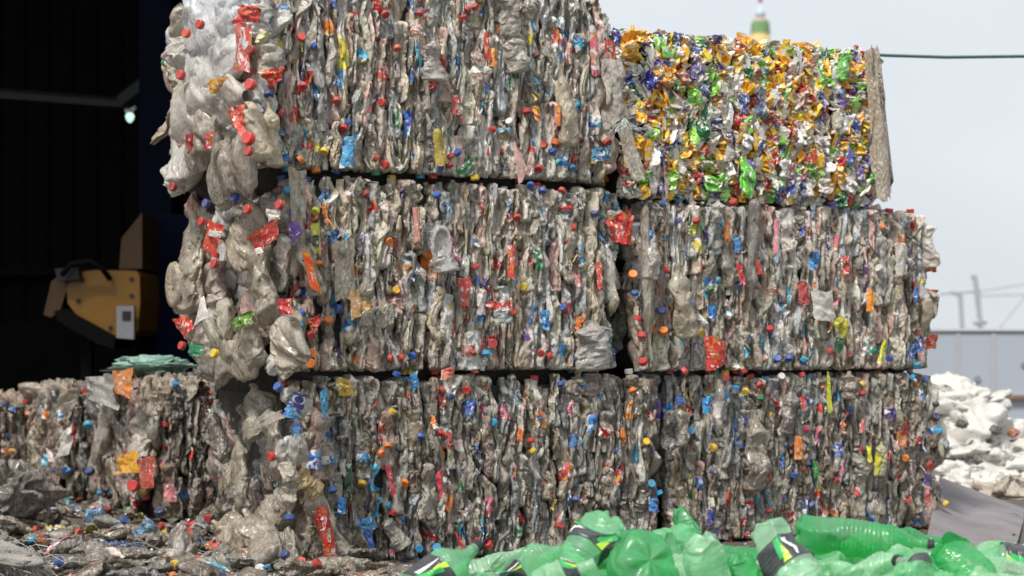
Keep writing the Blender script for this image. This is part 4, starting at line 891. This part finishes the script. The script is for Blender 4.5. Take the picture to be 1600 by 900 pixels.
B8.patch([(88, 616), (130, 604), (110, 650), (74, 690)], (196, 184, 164), 'torn_film', 'left', .0, mat='film_o', amp=.02); B7.patch([(102, 676), (112, 664), (108, 708), (84, 722)], (216, 212, 206), 'white_shard', 'left', .18, amp=.012)
for (x, y, c) in ((138, 664, (36, 140, 165)), (140, 736, (24, 60, 110)), (150, 780, (60, 60, 60)), (250, 800, (30, 50, 90)), (70, 770, (30, 110, 160))): B7.cap_at(x, y, c, .1, 'left', 1.4)
for b in (B7, B8, B9): b.finish()
def film_obj(name, loc, size, col, label, cat, group=None, k=0, rot=(0, 0, 0), mat=None, puff=.5, seed=0, floor=0.0):
    """a closed crumpled bag: a lumpy flattened blob"""
    r = np.random.default_rng(seed + 100); ns, nr = 60, 72
    s = np.linspace(0, math.pi, ns); th = np.arange(nr) / nr * 2 * math.pi
    X = np.sin(s)[:, None] * np.cos(th); Y = np.sin(s)[:, None] * np.sin(th); Z = np.cos(s)[:, None] * np.ones(nr)
    P = np.stack([X, Y, Z], -1).reshape(-1, 3)
    f, rd = cells(P, 16, r, .42); f2, rd2 = cells(P, 60, r, .4); f3, rd3 = cells(P, 160, r, .4)
    d = 1 + np.clip(f, -.3, .3) + np.clip(f2, -.14, .14) + f3 * .6 - .10 * np.exp(-rd / .05) - .05 * np.exp(-rd2 / .03)
    f4, _ = cells(P, 420, r, .5); d = d + f4 * .25
    V = P * d[:, None] * np.array(size)
    Mx = Matrix.Rotation(rot[2], 4, 'Z') @ Matrix.Rotation(rot[1], 4, 'Y') @ Matrix.Rotation(rot[0], 4, 'X')
    V = xf(Mx, V); zf = floor - loc[2]; V[:, 2] = np.maximum(V[:, 2], zf + .002 * r.random(len(V)))
    o = obj(name, mesh_np(name, V, grid_quads(ns, nr), mat or M['film_o']), None, Matrix.Translation(loc), col)
    return tag(o, label, cat, group)
gb = px(238, 572, 7.6)
film_obj('plastic_bag', gb, (.19, .15, .04), lin((160, 215, 195)), 'pale green film bag lying on the bale behind the stack', 'bag', seed=1, floor=.5)
film_obj('sack', px(10, 768, 6.6), (.17, .14, .12), lin((120, 112, 104)), 'grey brown crumpled sack on the ground at the left edge', 'sack', seed=2)
film_obj('sack', px(-60, 880, 4.9) + Vector((0, 0, .0)), (.22, .16, .09), lin((222, 218, 210)), 'white woven sack with frayed edge in the near left corner', 'sack', seed=3, rot=(0, .15, 0), mat=mat_plain('woven_white', (.46, .43, .39), .8, .5, 14, 1, 200))
mb = MB(); c = px(20, 865, 4.85)
for i in range(170):
    a = c + Vector((r.normal(0, .03), r.normal(0, .03), r.normal(-.012, .016))); e = a + Vector((abs(r.normal(.03, .035)), r.normal(0, .02), -abs(r.normal(.02, .025)))); e.z = max(e.z, .006)
    mb.tube([a, (a + e) / 2 + Vector((0, 0, abs(r.normal(0, .01)))), e], .0008, 4)
tag(mb.build('fibre_tuft', mat_plain('sack_fibre', (.62, .58, .52), .6)), 'frayed white fibres spilling from the woven sack onto the ground', 'fibre')

# right background: heap of white film bags, grey sheet
WB = 'white film bags heaped behind the stack at right'
spots = [(1500, 640, 9.2, .22), (1530, 690, 9.0, .26), (1570, 705, 9.3, .24), (1600, 730, 9.0, .24), (1545, 740, 8.8, .24), (1500, 720, 8.8, .22), (1600, 770, 8.7, .2), (1650, 740, 9.2, .3), (1480, 780, 8.9, .24), (1540, 790, 8.6, .22), (1600, 800, 8.9, .24), (1500, 680, 9.2, .24), (1470, 650, 9.3, .22), (1580, 760, 9.4, .3), (1480, 840, 9, .3), (1560, 850, 8.9, .3), (1640, 840, 8.9, .3), (1700, 800, 9.1, .3), (1480, 615, 9.35, .14), (1510, 765, 8.3, .16), (1565, 778, 8.2, .16), (1620, 790, 8.1, .16), (1480, 750, 8.4, .15)]
looks = ['bright white film bag at the peak of the heap by the stack', 'large rumpled white bag on the upper slope of the heap', 'milky bag on the right upper slope of the white heap', 'white bag at the right frame edge of the heap', 'creamy bag in the middle of the white heap', 'off white bag against the bottom bale, mid heap',
         'pale bag low at the right frame edge above the grey sheet', 'white bag beyond the right frame edge', 'beige bag low against the bottom bale', 'cream bag just above the grey sheet', 'dirty bag behind the right end of the grey sheet', 'white bag below the peak of the heap', 'white bag half hidden behind the stack', 'white bag at the back of the heap',
         'bag at the foot of the heap behind the bottom bale', 'bag at the foot of the heap behind the grey sheet', 'bag at the foot of the heap near the right edge', 'bag at the far right foot of the heap', 'small white bag topping the heap beside the bottom bale', 'soiled bag tucked behind the left half of the grey sheet', 'soiled bag tucked behind the middle of the grey sheet', 'soiled bag behind the right tip of the grey sheet', 'small soiled bag between the bottom bale and the grey sheet']
m_wf = mat_plain('white_film', (.62, .61, .58), .4, .35, 7, 1, 34, dustc=(.45, .38, .30)); m_wf2 = mat_plain('soiled_white_film', (.44, .40, .34), .4, .6, 9, 1, 34, dustc=(.30, .23, .16))
for i, ((x, y, Y, sz), lb) in enumerate(zip(spots, looks)):
    film_obj('film_bag', px(x, y, Y), (sz * 1.0, sz * .9, sz * .62), (1, 1, 1), lb, 'bag', WB, seed=20 + i, rot=(0, 0, i), mat=m_wf if y < 775 else m_wf2)
for (x, y, Y, c, lb) in ((1527, 718, 8.5, (40, 42, 48), 'black scrap stuck in the white heap'), (1503, 662, 8.6, (66, 66, 72), 'dark grey scrap near the top of the white heap'), (1584, 676, 8.75, (215, 120, 60), 'orange scrap high on the white heap'), (1492, 728, 8.55, (205, 90, 90), 'pink red scrap low on the white heap'), (1597, 800, 8.2, (20, 110, 190), 'blue scrap at the right frame edge'), (1556, 672, 8.7, (60, 60, 64), 'thin black scrap near the orange one')):
    film_obj('film_scrap', px(x, y, Y), (.028, .02, .02), tuple(v * .8 + .05 for v in lin(c)), lb, 'scrap', 'coloured scraps on the white heap', seed=int(x), floor=-1)
mb = MB(); q = [px(1468, 745, 7.6), px(1540, 772, 7.6), px(1604, 795, 7.5), px(1590, 846, 6.15), px(1560, 880, 5.5), px(1440, 880, 5.5)]
n = len(q); th = Vector((.0, .05, .05))
mb.v = [tuple(p) for p in q] + [tuple(p - Vector((0, -.06, .07))) for p in q]; mb.f = [list(range(n)), list(range(n, 2 * n))[::-1]] + [[i, i + n, (i + 1) % n + n, (i + 1) % n] for i in range(n)]
tag(mb.build('slab_sheet', mat_plain('grey_board', lin((132, 126, 128)), .8, .6, 5, .3, 30)), 'stiff grey sheet leaning at the foot of the white heap', 'sheet')

# ================================================================== FOREGROUND GREEN BOTTLES
def mat_green(name, col, milk=.5):
    m, t, b = base_mat(name); o = t.nodes['Material Output']
    n1 = add_noise(t, 14, 5, .6); r1 = ramp(t, n1.outputs['Fac'], .35, .7)
    c1 = mixc(t, r1.outputs[0], col, tuple(min(1, x * .55 + .24) for x in col))
    n2 = add_noise(t, 120, 4, .7); r2 = ramp(t, n2.outputs['Fac'], .62, .74); sm = t.nodes.new('ShaderNodeMath'); sm.operation = 'MULTIPLY'; sm.inputs[1].default_value = .35
    t.links.new(r2.outputs[0], sm.inputs[0]); c1 = mixc(t, sm.outputs[0], c1, (.25, .24, .16))
    t.links.new(c1, b.inputs['Base Color']); b.inputs['Roughness'].default_value = .2; b.inputs['Coat Weight'].default_value = .8; b.inputs['Coat Roughness'].default_value = .05
    tl = t.nodes.new('ShaderNodeBsdfTranslucent'); t.links.new(c1, tl.inputs[0])
    tr = t.nodes.new('ShaderNodeBsdfTransparent'); tr.inputs[0].default_value = (*[min(1, x * 1.25 + .05) for x in col], 1)
    m1 = t.nodes.new('ShaderNodeMixShader'); m1.inputs[0].default_value = .38; t.links.new(b.outputs[0], m1.inputs[1]); t.links.new(tl.outputs[0], m1.inputs[2])
    m2 = t.nodes.new('ShaderNodeMixShader'); m2.inputs[0].default_value = 1 - milk; t.links.new(m1.outputs[0], m2.inputs[1]); t.links.new(tr.outputs[0], m2.inputs[2])
    t.links.new(m2.outputs[0], o.inputs['Surface'])
    vw = t.nodes.new('ShaderNodeTexVoronoi'); vw.feature = 'DISTANCE_TO_EDGE'; vw.inputs['Scale'].default_value = 16
    nd = add_noise(t, 22, 3, .6); gw = t.nodes.new('ShaderNodeNewGeometry'); mv = t.nodes.new('ShaderNodeVectorMath'); mv.operation = 'MULTIPLY_ADD'; mv.inputs[1].default_value = (.06,) * 3
    t.links.new(nd.outputs['Color'], mv.inputs[0]); t.links.new(gw.outputs['Position'], mv.inputs[2]); t.links.new(mv.outputs[0], vw.inputs['Vector'])
    rw = ramp(t, vw.outputs['Distance'], 0, .035, (.55, .55, .55, 1), (0, 0, 0, 1)); nm = add_noise(t, 9, 2, .5); rm = ramp(t, nm.outputs['Fac'], .48, .62)
    mw = t.nodes.new('ShaderNodeMath'); mw.operation = 'MULTIPLY'; t.links.new(rw.outputs[0], mw.inputs[0]); t.links.new(rm.outputs[0], mw.inputs[1])
    c2 = mixc(t, mw.outputs[0], c1, (.72, .86, .70)); t.links.new(c2, b.inputs['Base Color']); t.links.new(c2, tl.inputs[0])  # faint pale crease lines: fold glints painted into the green
    n3 = add_noise(t, 45, 5, .6); bn = bump(t, b, n3.outputs['Fac'], .4, .008); t.links.new(bn.outputs[0], tl.inputs['Normal'])
    return m
MG = [mat_green('green_bottle_plastic', (.34, .78, .46), .52), mat_green('deep_green_bottle_plastic', (.11, .62, .25), .48), mat_green('pale_green_bottle_plastic', (.54, .85, .60), .54)]
m_sleeve = mat_plain('dark_sleeve', (.035, .037, .045), .3, .35, 30, .2, 60, dustc=(.16, .15, .15))
m_lime = mat_plain('lime_print', (.50, .72, .06), .4, .15, 30); m_gpr = mat_plain('green_print', (.04, .42, .12), .4, .15, 30); m_redp = mat_plain('red_print', (.62, .04, .06), .4, .15, 30); m_whp = mat_plain('white_print', (.75, .74, .72), .4, .15, 30)
m_blkcap = mat_plain('black_cap', (.025, .025, .03), .4, .4, 60)
def green_bottle(base, tip, Yb, Yt, rad, label, seed, mat=0, cap=False, sleeve=None, crush=.5, scale_len=None, squash=1.0, roll=0, text=None):
    r = np.random.default_rng(seed); Bp = px(*base, Yb); Tp = px(*tip, Yt); ax = Tp - Bp; Lb = ax.length; ax.normalize()
    ns, nr = 110, 72; s = np.linspace(0, 1, ns); z = s * Lb
    sh = 1 - .115 / max(Lb, .22); nk0 = 1 - .028 / Lb
    prof = np.ones(ns); tt = np.clip((s - sh) / (nk0 - sh), 0, 1); ease = tt * tt * (3 - 2 * tt); ease = ease ** .9
    rr = rad * (1 - ease) + .0135 * ease
    rr = rr * np.clip(s * Lb / .028, 0, 1) ** .42
    rr *= 1 - .05 * np.exp(-((s - .16) / .02) ** 2) - .04 * np.exp(-((s - sh * .96) / .02) ** 2)
    rr[0] = .0006
    rr += .0022 * np.exp(-((s - nk0 - .002 / Lb) / (.0035 / Lb)) ** 2)
    th = np.arange(nr) / nr * 2 * math.pi; c, sn = np.cos(th), np.sin(th)
    X = rr[:, None] * c; Y = rr[:, None] * sn; Z = np.repeat(z[:, None], nr, 1)
    # petal base: five feet
    foot = np.clip(1 - z / .05, 0, 1)[:, None]; pet = (.5 + .5 * np.cos(5 * th))[None]
    X *= 1 - .24 * foot * (1 - pet); Y *= 1 - .24 * foot * (1 - pet)
    Z = Z + (.034 * (np.clip(1 - z / .02, 0, 1)[:, None]) * (1 - pet) * np.clip(np.hypot(X, Y) / rad, 0, 1)) + .014 * np.exp(-(np.hypot(X, Y) / (.3 * rad)) ** 2) * foot
    P = np.stack([X, Y, Z], -1).reshape(-1, 3)
    f1, rd1 = cells(P, 12, r, .55); f2, rd2 = cells(P, 60, r, .35); f3, rd3 = cells(P, 240, r, .3)
    att = ((1 - ease) * np.clip(s / .06, .25, 1))[:, None]
    d = (np.clip(f1, -.022, .010) * 1.1 * crush + np.clip(f2, -.006, .005) * crush * min(1, crush * 1.6) - .006 * crush * np.exp(-rd1 / .005) + np.clip(f3, -.002, .002) * min(1, crush)).reshape(ns, nr) * att
    # a few large dents
    for j in range(3):
        zc, tc_ = r.uniform(.15, .75) * Lb, r.uniform(0, 6.28); dist = ((Z - zc) / r.uniform(.03, .07)) ** 2 + (np.angle(np.exp(1j * (th - tc_)))[None] / .8) ** 2
        d = d - rad * .55 * crush * np.exp(-dist) * att
    k = 1 + d / (rr[:, None] + 1e-4); k = np.clip(k, .25, 1.5)
    X = X * k * squash; Y = Y * k
    wob = .012 * crush * smooth_noise(s, r, 2); X = X + (wob - wob[-1])[:, None]
    for j in range(int(5 + 9 * min(1, crush))):
        a_ = r.uniform(0, 6.28); tz = r.normal(0, .32); nn = np.array((math.cos(a_), math.sin(a_), tz)); nn /= np.linalg.norm(nn)
        zc = r.uniform(.06, .84 * sh) * Lb; hh = rad * (1 - r.uniform(.10, .42) * min(1, .55 + crush)); p0 = np.array((nn[0] * hh, nn[1] * hh, zc))
        ov = (X - p0[0]) * nn[0] + (Y - p0[1]) * nn[1] + (Z - p0[2]) * nn[2]; wd_ = r.uniform(.03, .075)
        win = np.clip(1.6 - np.abs(Z - zc) / wd_, 0, 1) * (1 - ease)[:, None]; ov = np.clip(ov, 0, None) * win * r.uniform(1.0, 1.5)
        X = X - nn[0] * ov; Y = Y - nn[1] * ov; Z = Z - nn[2] * ov
    # moulded rings round the body
    ring = .0009 * np.sin(Z / .011 * 6.283) * ((1 - ease) * (s > .3))[:, None]; rl = np.hypot(X, Y) + 1e-5; X = X * (1 + ring / rl); Y = Y * (1 + ring / rl)
    V = np.stack([X, Y, Z], -1)
    q = ax.to_track_quat('Z', 'Y').to_matrix().to_4x4() @ rotm('Z', roll)
    Mx = Matrix.Translation(Bp) @ q
    root = empty('green_bottle', Mx, label, 'bottle', 'crumpled green bottles heaped in front of the bales')
    obj('bottle_body', mesh_np('bottle_body', V.reshape(-1, 3), grid_quads(ns, nr), MG[mat]), root)
    if cap:
        cm = MB(); 
        V_ = np.array(CAP['v']); obj('cap', mesh_np('cap', V_, CAP['q'], m_blkcap, False), root, Matrix.Translation((float(V[-1, :, 0].mean()), float(V[-1, :, 1].mean()), Lb - .012)))
    if sleeve:
        a0, a1 = int(sleeve[0] * ns), int(sleeve[1] * ns); Cc = V.mean(1, keepdims=True); dd = V - Cc; dd /= np.linalg.norm(dd, axis=2, keepdims=True)
        S = V + dd * .0022
        sl = obj('label_sleeve', mesh_np('label_sleeve', S[a0:a1].reshape(-1, 3), grid_quads(a1 - a0, nr), m_sleeve), root)
        # slanted printed shards round the sleeve, following its surface
        def shard(t0, wdt, s0, s1, sl_, mt, nm='print'):
            vv, n_ = [], 12
            for i in range(n_):
                f = i / (n_ - 1)
                for j in range(6):
                    g = j / 5; ss = (s0 + (s1 - s0) * f) * (ns - 1); tt_ = (t0 + sl_ * f + wdt * (g - .5) * (1 - .75 * f)) / (2 * math.pi) * nr
                    i0 = int(min(ss, ns - 2)); fi = ss - i0; j0 = int(math.floor(tt_)); fj = tt_ - j0; j0 %= nr; j1 = (j0 + 1) % nr
                    pt = (1 - fi) * ((1 - fj) * S[i0, j0] + fj * S[i0, j1]) + fi * ((1 - fj) * S[i0 + 1, j0] + fj * S[i0 + 1, j1])
                    ct_ = (1 - fi) * Cc[i0, 0] + fi * Cc[i0 + 1, 0]; dv = pt - ct_; dv /= np.linalg.norm(dv); vv.append(pt + dv * (.0012 + .0006 * (mt is m_whp)))
            qq = [[i * 6 + j, i * 6 + j + 1, (i + 1) * 6 + j + 1, (i + 1) * 6 + j] for i in range(n_ - 1) for j in range(5)]
            obj(nm, mesh_np(nm, np.array(vv), np.array(qq), mt), sl)
        sa, sb = sleeve[0] + .01, sleeve[1] - .01; sp = sb - sa
        for j in range(3):
            t0 = j * 2.09
            shard(t0, .8, sa, sa + sp * .8, .5, m_gpr, 'green_shard'); shard(t0 + .35, .35, sb, sa + sp * .25, -.3, m_lime, 'lime_shard'); shard(t0 - .45, .28, sa + sp * .1, sa + sp * .95, .3, m_whp, 'white_shard')
            if j == 0: shard(t0 - .75, .3, sa + .0, sa + sp * .7, .35, m_redp, 'red_shard')
    return root
GBL = [
 ((626, 945), (748, 852), 4.05, 4.2, .058, 'green bottle with black cap and dark sleeve at the left end of the heap', 1, 0, True, (.22, .52), .35),
 ((700, 905), (822, 862), 4.5, 4.5, .036, 'pale flattened green bottle piece behind the left black capped bottle', 2, 2, False, None, 1.2),
 ((748, 925), (900, 852), 4.05, 4.15, .056, 'green bottle with dark lime sleeve and bare neck pointing right', 3, 0, False, (.16, .46), .5),
 ((955, 800), (872, 925), 4.1, 3.95, .056, 'upside down green bottle with dark sleeve leaning on the bale', 4, 0, False, (.24, .50), .3),
 ((1018, 872), (950, 960), 3.75, 4.1, .078, 'big crushed green bottle showing its star shaped base', 5, 1, False, None, .55),
 ((1102, 832), (1122, 985), 3.85, 3.9, .055, 'upright crumpled pale green bottle right of the star base bottle', 6, 2, False, None, .9),
 ((1155, 858), (1182, 985), 3.95, 3.9, .042, 'bright narrow green bottle between the pale upright one and the sleeved one', 7, 1, False, None, .9),
 ((1186, 822), (1290, 960), 4.0, 3.85, .060, 'green bottle with dark sleeve and lime shards tilted in the middle of the heap', 8, 2, False, (.25, .52), .35),
 ((1238, 876), (1290, 1010), 3.6, 3.6, .054, 'smooth domed green bottle end nearest the camera', 9, 2, False, None, .2),
 ((1238, 832), (1456, 852), 4.35, 4.3, .050, 'long intact green bottle with black cap lying across the back of the heap', 10, 1, True, None, .22),
 ((1290, 885), (1380, 960), 3.95, 3.9, .060, 'crumpled pale green bottle below the long lying one', 11, 2, False, None, 1.3),
 ((1062, 800), (1092, 880), 4.9, 4.7, .042, 'dull dark green bottle standing in the gap between two bales', 12, 1, False, None, .6),
 ((1500, 915), (1402, 876), 3.9, 4.1, .050, 'green bottle with black cap pointing left beside the right folded bottle', 13, 2, True, (.4, .6), .4),
 ((1482, 838), (1560, 960), 3.95, 3.8, .064, 'big folded bright green bottle near the right edge', 14, 1, False, None, .9),
 ((1690, 890), (1500, 872), 4.05, 4.05, .050, 'green bottle with pale label running out at the right frame edge', 15, 0, False, (.5, .68), .3),
 ((830, 925), (930, 880), 3.8, 3.8, .050, 'pale green bottle with blue and white print low in the heap', 16, 2, False, (.55, .75), .5),
 ((650, 905), (560, 940), 4.4, 4.4, .04, 'small green bottle half hidden at the left foot of the heap', 17, 1, False, None, .8),
 ((1390, 905), (1560, 935), 3.7, 3.7, .052, 'green bottle at the lower frame edge in front of the folded one', 18, 0, False, None, .7),
 ((1350, 840), (1470, 846), 4.6, 4.6, .042, 'dark green bottle sticking up behind the long lying bottle', 19, 1, False, None, .9),
 ((800, 888), (900, 905), 4.35, 4.3, .04, 'green bottle lying behind the bare necked one', 20, 1, False, None, .8),
]
GBL = [g for g in GBL if g[6] != 17]
for g in GBL:
    green_bottle(g[0], g[1], g[2], g[3], g[4], g[5], g[6], g[7], g[8], g[9], g[10] * .42)
r = np.random.default_rng(77)
for i in range(84):
    x = r.uniform(720, 1720); Y = r.uniform(3.55, 4.75); z = r.choice([.05, .12, .17]) if x > 860 else .05
    yy = HY - (z - CAMZ) * F / Y
    a = r.uniform(0, 6.28); dx = math.cos(a) * .28; dy = math.sin(a) * .28
    Y2 = Y + dy; x2 = CX + ((x - CX) / F * Y + dx) / Y2 * F; y2 = HY - (z + r.normal(0, .02) - CAMZ) * F / Y2
    green_bottle((x, yy), (x2, y2), Y, Y2, r.uniform(.045, .055), 'crumpled green bottle buried in the lower layer of the heap', 200 + i, i % 3, r.random() < .3, None, .35)

# ================================================================== LITTER ON THE GROUND
r = np.random.default_rng(31)
NMC = [('red', (200, 40, 38)), ('blue', (30, 84, 160)), ('light blue', (40, 150, 200)), ('orange', (225, 120, 40)), ('green', (40, 140, 80)), ('white', (215, 212, 205)), ('yellow', (215, 190, 50)), ('teal', (50, 140, 140))]
def on_ground(x, y): Y = CAMZ * F / (y - HY); return (x - CX) / F * Y, Y
def in_bale(X, Y):
    for b in (B1, B2, B7, B8):
        p = b.Ei @ Vector((X, Y, 0))
        if -.02 < p.x < b.L + .02 and -.02 < p.y < b.D + .02: return True
    return False
def litter_spots(n, y0=790, y1=1000, x0=-60, x1=640):
    o = []
    while len(o) < n:
        x = r.uniform(x0, x1); Yg = r.uniform(4.3, 7.6); X = (x - CX) / F * Yg
        if not in_bale(X, Yg): o.append((X, Yg))
    return o
for i, (X, Y) in enumerate(litter_spots(48)):
    nm, c = NMC[r.integers(len(NMC))]
    d = Vector((r.normal(), r.normal(), abs(r.normal(.6, .5)))).normalized()
    o = obj('bottle_cap', CAP_ME, None, Matrix.Translation((X, Y, .014)) @ d.to_track_quat('Z', 'Y').to_matrix().to_4x4(), tuple(v * .75 for v in lin(c))); tag(o, 'loose %s bottle cap lying on the littered ground left of the stack' % nm, 'cap', 'loose %s caps on the ground' % nm)
for i, (X, Y) in enumerate(litter_spots(120)):
    nm, c = NMC[r.integers(len(NMC))]; p = SHEETS[r.integers(len(SHEETS))]
    o = obj('film_scrap', p['me'], None, Matrix.Translation((X, Y, .012 + abs(r.normal(0, .006)))) @ rotm('Z', r.uniform(0, 6)) @ rotm('X', r.normal(0, .4)) @ rotm('Y', r.normal(0, .4)) @ Matrix.Scale(r.uniform(.4, 1.1), 4), tuple(v * .6 + .03 for v in lin(c))); tag(o, 'small %s film scrap lying on the littered ground left of the stack' % nm, 'scrap', '%s film scraps on the ground' % nm)
def ground_bottle(X, Y, rz, sc, col, cap, lab, label, k, z=.0, tilt=0):
    p = (BROAD + EDGE)[k]; Mx = Matrix.Translation((X, Y, z + .022)) @ rotm('Z', rz) @ rotm('X', math.pi / 2 + tilt) @ rotm('Z', math.pi / 2 + r.normal(0, .3)) @ Matrix.Scale(sc, 4) @ Matrix.Translation((0, 0, -p['L'] / 2))
    o = obj('crushed_bottle', p['me'], None, Mx, col); tag(o, label, 'bottle', 'flattened bottles on the ground')
    if cap: c = obj('cap', CAP_ME, o, None, cap); c.matrix_parent_inverse = Mx.inverted() @ cap_matrix(p, Mx)
    if lab: obj('printed_wrapper', p['lme'], o, None, lab)
gbs = litter_spots(140)
for i, (X, Y) in enumerate(gbs):
    sm = r.random() < .6; k = (9 + r.integers(26)) if sm else r.integers(9)
    cp = jit(pick(CAPS)) if r.random() < .5 else None; lb = jit(pick(LABS)) if r.random() < .35 else None
    ground_bottle(X, Y, r.uniform(0, 6.28), r.uniform(.5, .85), tuple(v * .6 for v in jit(PET_LOW[r.integers(8)])), cp, lb, 'flattened dusty clear bottle lying on the littered ground left of the stack', k, r.uniform(0, .02), r.normal(0, .15))
# the bottles leaning at the foot of the bottom left bale
def foot(x, y, x2, y2, Y, Y2, wid, col, cap, lab, label, k):
    p = BROAD[k]; A_ = px(x, y, Y); B_2 = px(x2, y2, Y2); z = B_2 - A_; ln = z.length; z.normalize(); xn = Vector((-.3, -1, .3)); yv = z.cross(xn).normalized(); xn = yv.cross(z)
    Mx = frame(xn, yv, z, A_) @ Matrix.Diagonal((.05 / p['T'], wid / p['W'], ln / p['L'], 1))
    o = obj('crushed_bottle', p['me'], None, None, tuple(v * .72 for v in lin(col))); o.matrix_parent_inverse = Matrix.Identity(4)
    l, q, s_ = Mx.decompose(); o.location = l; o.rotation_mode = 'QUATERNION'; o.rotation_quaternion = q; o.scale = s_
    Mx = Matrix.LocRotScale(l, q, s_)
    tag(o, label, 'bottle', 'flattened bottles on the ground')
    if cap: c = obj('cap', CAP_ME, o, None, lin(cap)); c.matrix_parent_inverse = Mx.inverted() @ cap_matrix(p, Mx)
    if lab: obj('printed_wrapper', p['lme'], o, None, lin(lab))
foot(580, 893, 472, 878, 5.3, 5.25, .06, (150, 138, 118), (226, 92, 80), None, 'crushed bottle with coral red cap lying in front of the bottom left bale', 3)
foot(470, 905, 445, 868, 5.2, 5.2, .05, (160, 150, 135), (24, 56, 110), None, 'crushed bottle with dark blue cap at the corner of the bottom left bale', 4)
foot(660, 900, 596, 896, 5.2, 5.2, .05, (180, 175, 165), (205, 44, 40), (60, 140, 80), 'crushed bottle with red cap just left of the green heap', 5)
foot(390, 850, 335, 815, 5.7, 5.8, .13, (176, 158, 128), None, None, 'brown tinted flattened bottle at the foot of the dark gap', 1)
foot(430, 880, 385, 800, 5.4, 5.6, .11, (172, 160, 142), None, None, 'long pale flattened bottle leaning on the bottom left bale', 0)
foot(470, 850, 420, 860, 5.45, 5.4, .10, (178, 168, 150), None, None, 'pale rumpled bottle low at the bale corner', 6)
foot(300, 870, 262, 836, 5.6, 5.7, .10, (160, 150, 136), None, None, 'cloudy flattened bottle in the middle of the litter', 7)
foot(240, 815, 205, 850, 6.2, 6.2, .06, (60, 150, 190), (30, 90, 160), None, 'light blue crushed bottle among the litter', 8)
foot(165, 800, 130, 812, 6.6, 6.6, .06, (60, 150, 200), None, None, 'bright blue crushed piece before the brown bale', 2)
foot(285, 845, 268, 880, 5.5, 5.4, .05, (214, 206, 200), None, None, 'small white crushed bottle among the wires', 4)
foot(440, 780, 450, 835, 5.7, 5.6, .10, (178, 172, 160), None, None, 'clear bottle with cloudy body standing at the bale corner', 5)
foot(160, 862, 215, 852, 5.9, 5.9, .05, (44, 90, 160), (30, 60, 130), None, 'blue crushed bottle near the woven sack', 3)
foot(352, 880, 300, 900, 5.3, 5.2, .09, (150, 142, 128), None, None, 'grey flattened bottle at the lower frame edge', 2)
m_wire = mat_plain('galvanised_wire', (.42, .41, .38), .4, .4, 30, metal=.6)
WS = [[(60, 888), (200, 880), (330, 868), (440, 866)], [(80, 850), (160, 858), (260, 872), (400, 885)], [(130, 895), (250, 893), (360, 884), (452, 880)], [(70, 842), (150, 838), (200, 840), (120, 852)], [(200, 860), (300, 850), (320, 862), (260, 876), (330, 884)], [(40, 870), (140, 872), (240, 866), (300, 858)], [(250, 905), (340, 880), (420, 876), (500, 884)], [(10, 902), (150, 896), (260, 898)]]
WL = ['grey baling wire crossing the litter from the sack to the bale', 'slack grey wire curving rightwards over the litter', 'nearest straight grey wire low in the frame', 'hooked wire near the woven sack', 'looped pale wire in the middle of the litter', 'thin wire running out from the woven sack', 'pale wire ending at the foot of the bale', 'thin wire along the lower frame edge at left']
for pts, lb in zip(WS, WL):
    P = []
    for i in range(len(pts) - 1):
        for k in range(6):
            f = k / 6; x = pts[i][0] * (1 - f) + pts[i + 1][0] * f; y = pts[i][1] * (1 - f) + pts[i + 1][1] * f; X, Y = on_ground(x, y); P.append(Vector((X, Y, .03 + .012 * math.sin(i * 3 + k * 1.3))))
    mb = MB(); mb.tube(P, .0016, 6); tag(mb.build('baling_wire', m_wire, smooth=True), lb, 'wire', 'baling wires on the ground')
# fine confetti of torn plastic
n = 11000; V, Q, C_ = [], [], []
for i in range(n):
    x = r.uniform(-9.9, 3.5) ; Y = r.uniform(4.2, 9.5); X = r.uniform(-3.6, .1 + .2 * Y) if r.random() < .85 else r.uniform(-3, 3)
    sz = abs(r.normal(.009, .008)) + .003; a = r.uniform(0, 6.28); t = r.normal(0, .5)
    c, s_ = math.cos(a) * sz, math.sin(a) * sz; z = .010 + abs(r.normal(0, .005)); k = r.uniform(.3, 1)
    V += [(X - c, Y - s_, z), (X + s_ * k, Y - c * k, z + t * sz), (X + c, Y + s_, z + .002), (X - s_ * k, Y + c * k, z - t * sz * .3 + .003)]
    Q.append([4 * i, 4 * i + 1, 4 * i + 2, 4 * i + 3]); col = tuple(v * .6 for v in (jit(PET_LOW[r.integers(8)], .3) if r.random() < .85 else lin(NMC[r.integers(8)][1]))); C_ += [(*col, 1)] * 4
tag(obj('plastic_litter', mesh_np('plastic_litter', np.array(V), np.array(Q), M['cap_a'], False, np.array(C_))), 'fine torn plastic crumbs scattered over the yard ground', 'litter', kind='stuff')
print('objects', len(bpy.data.objects))
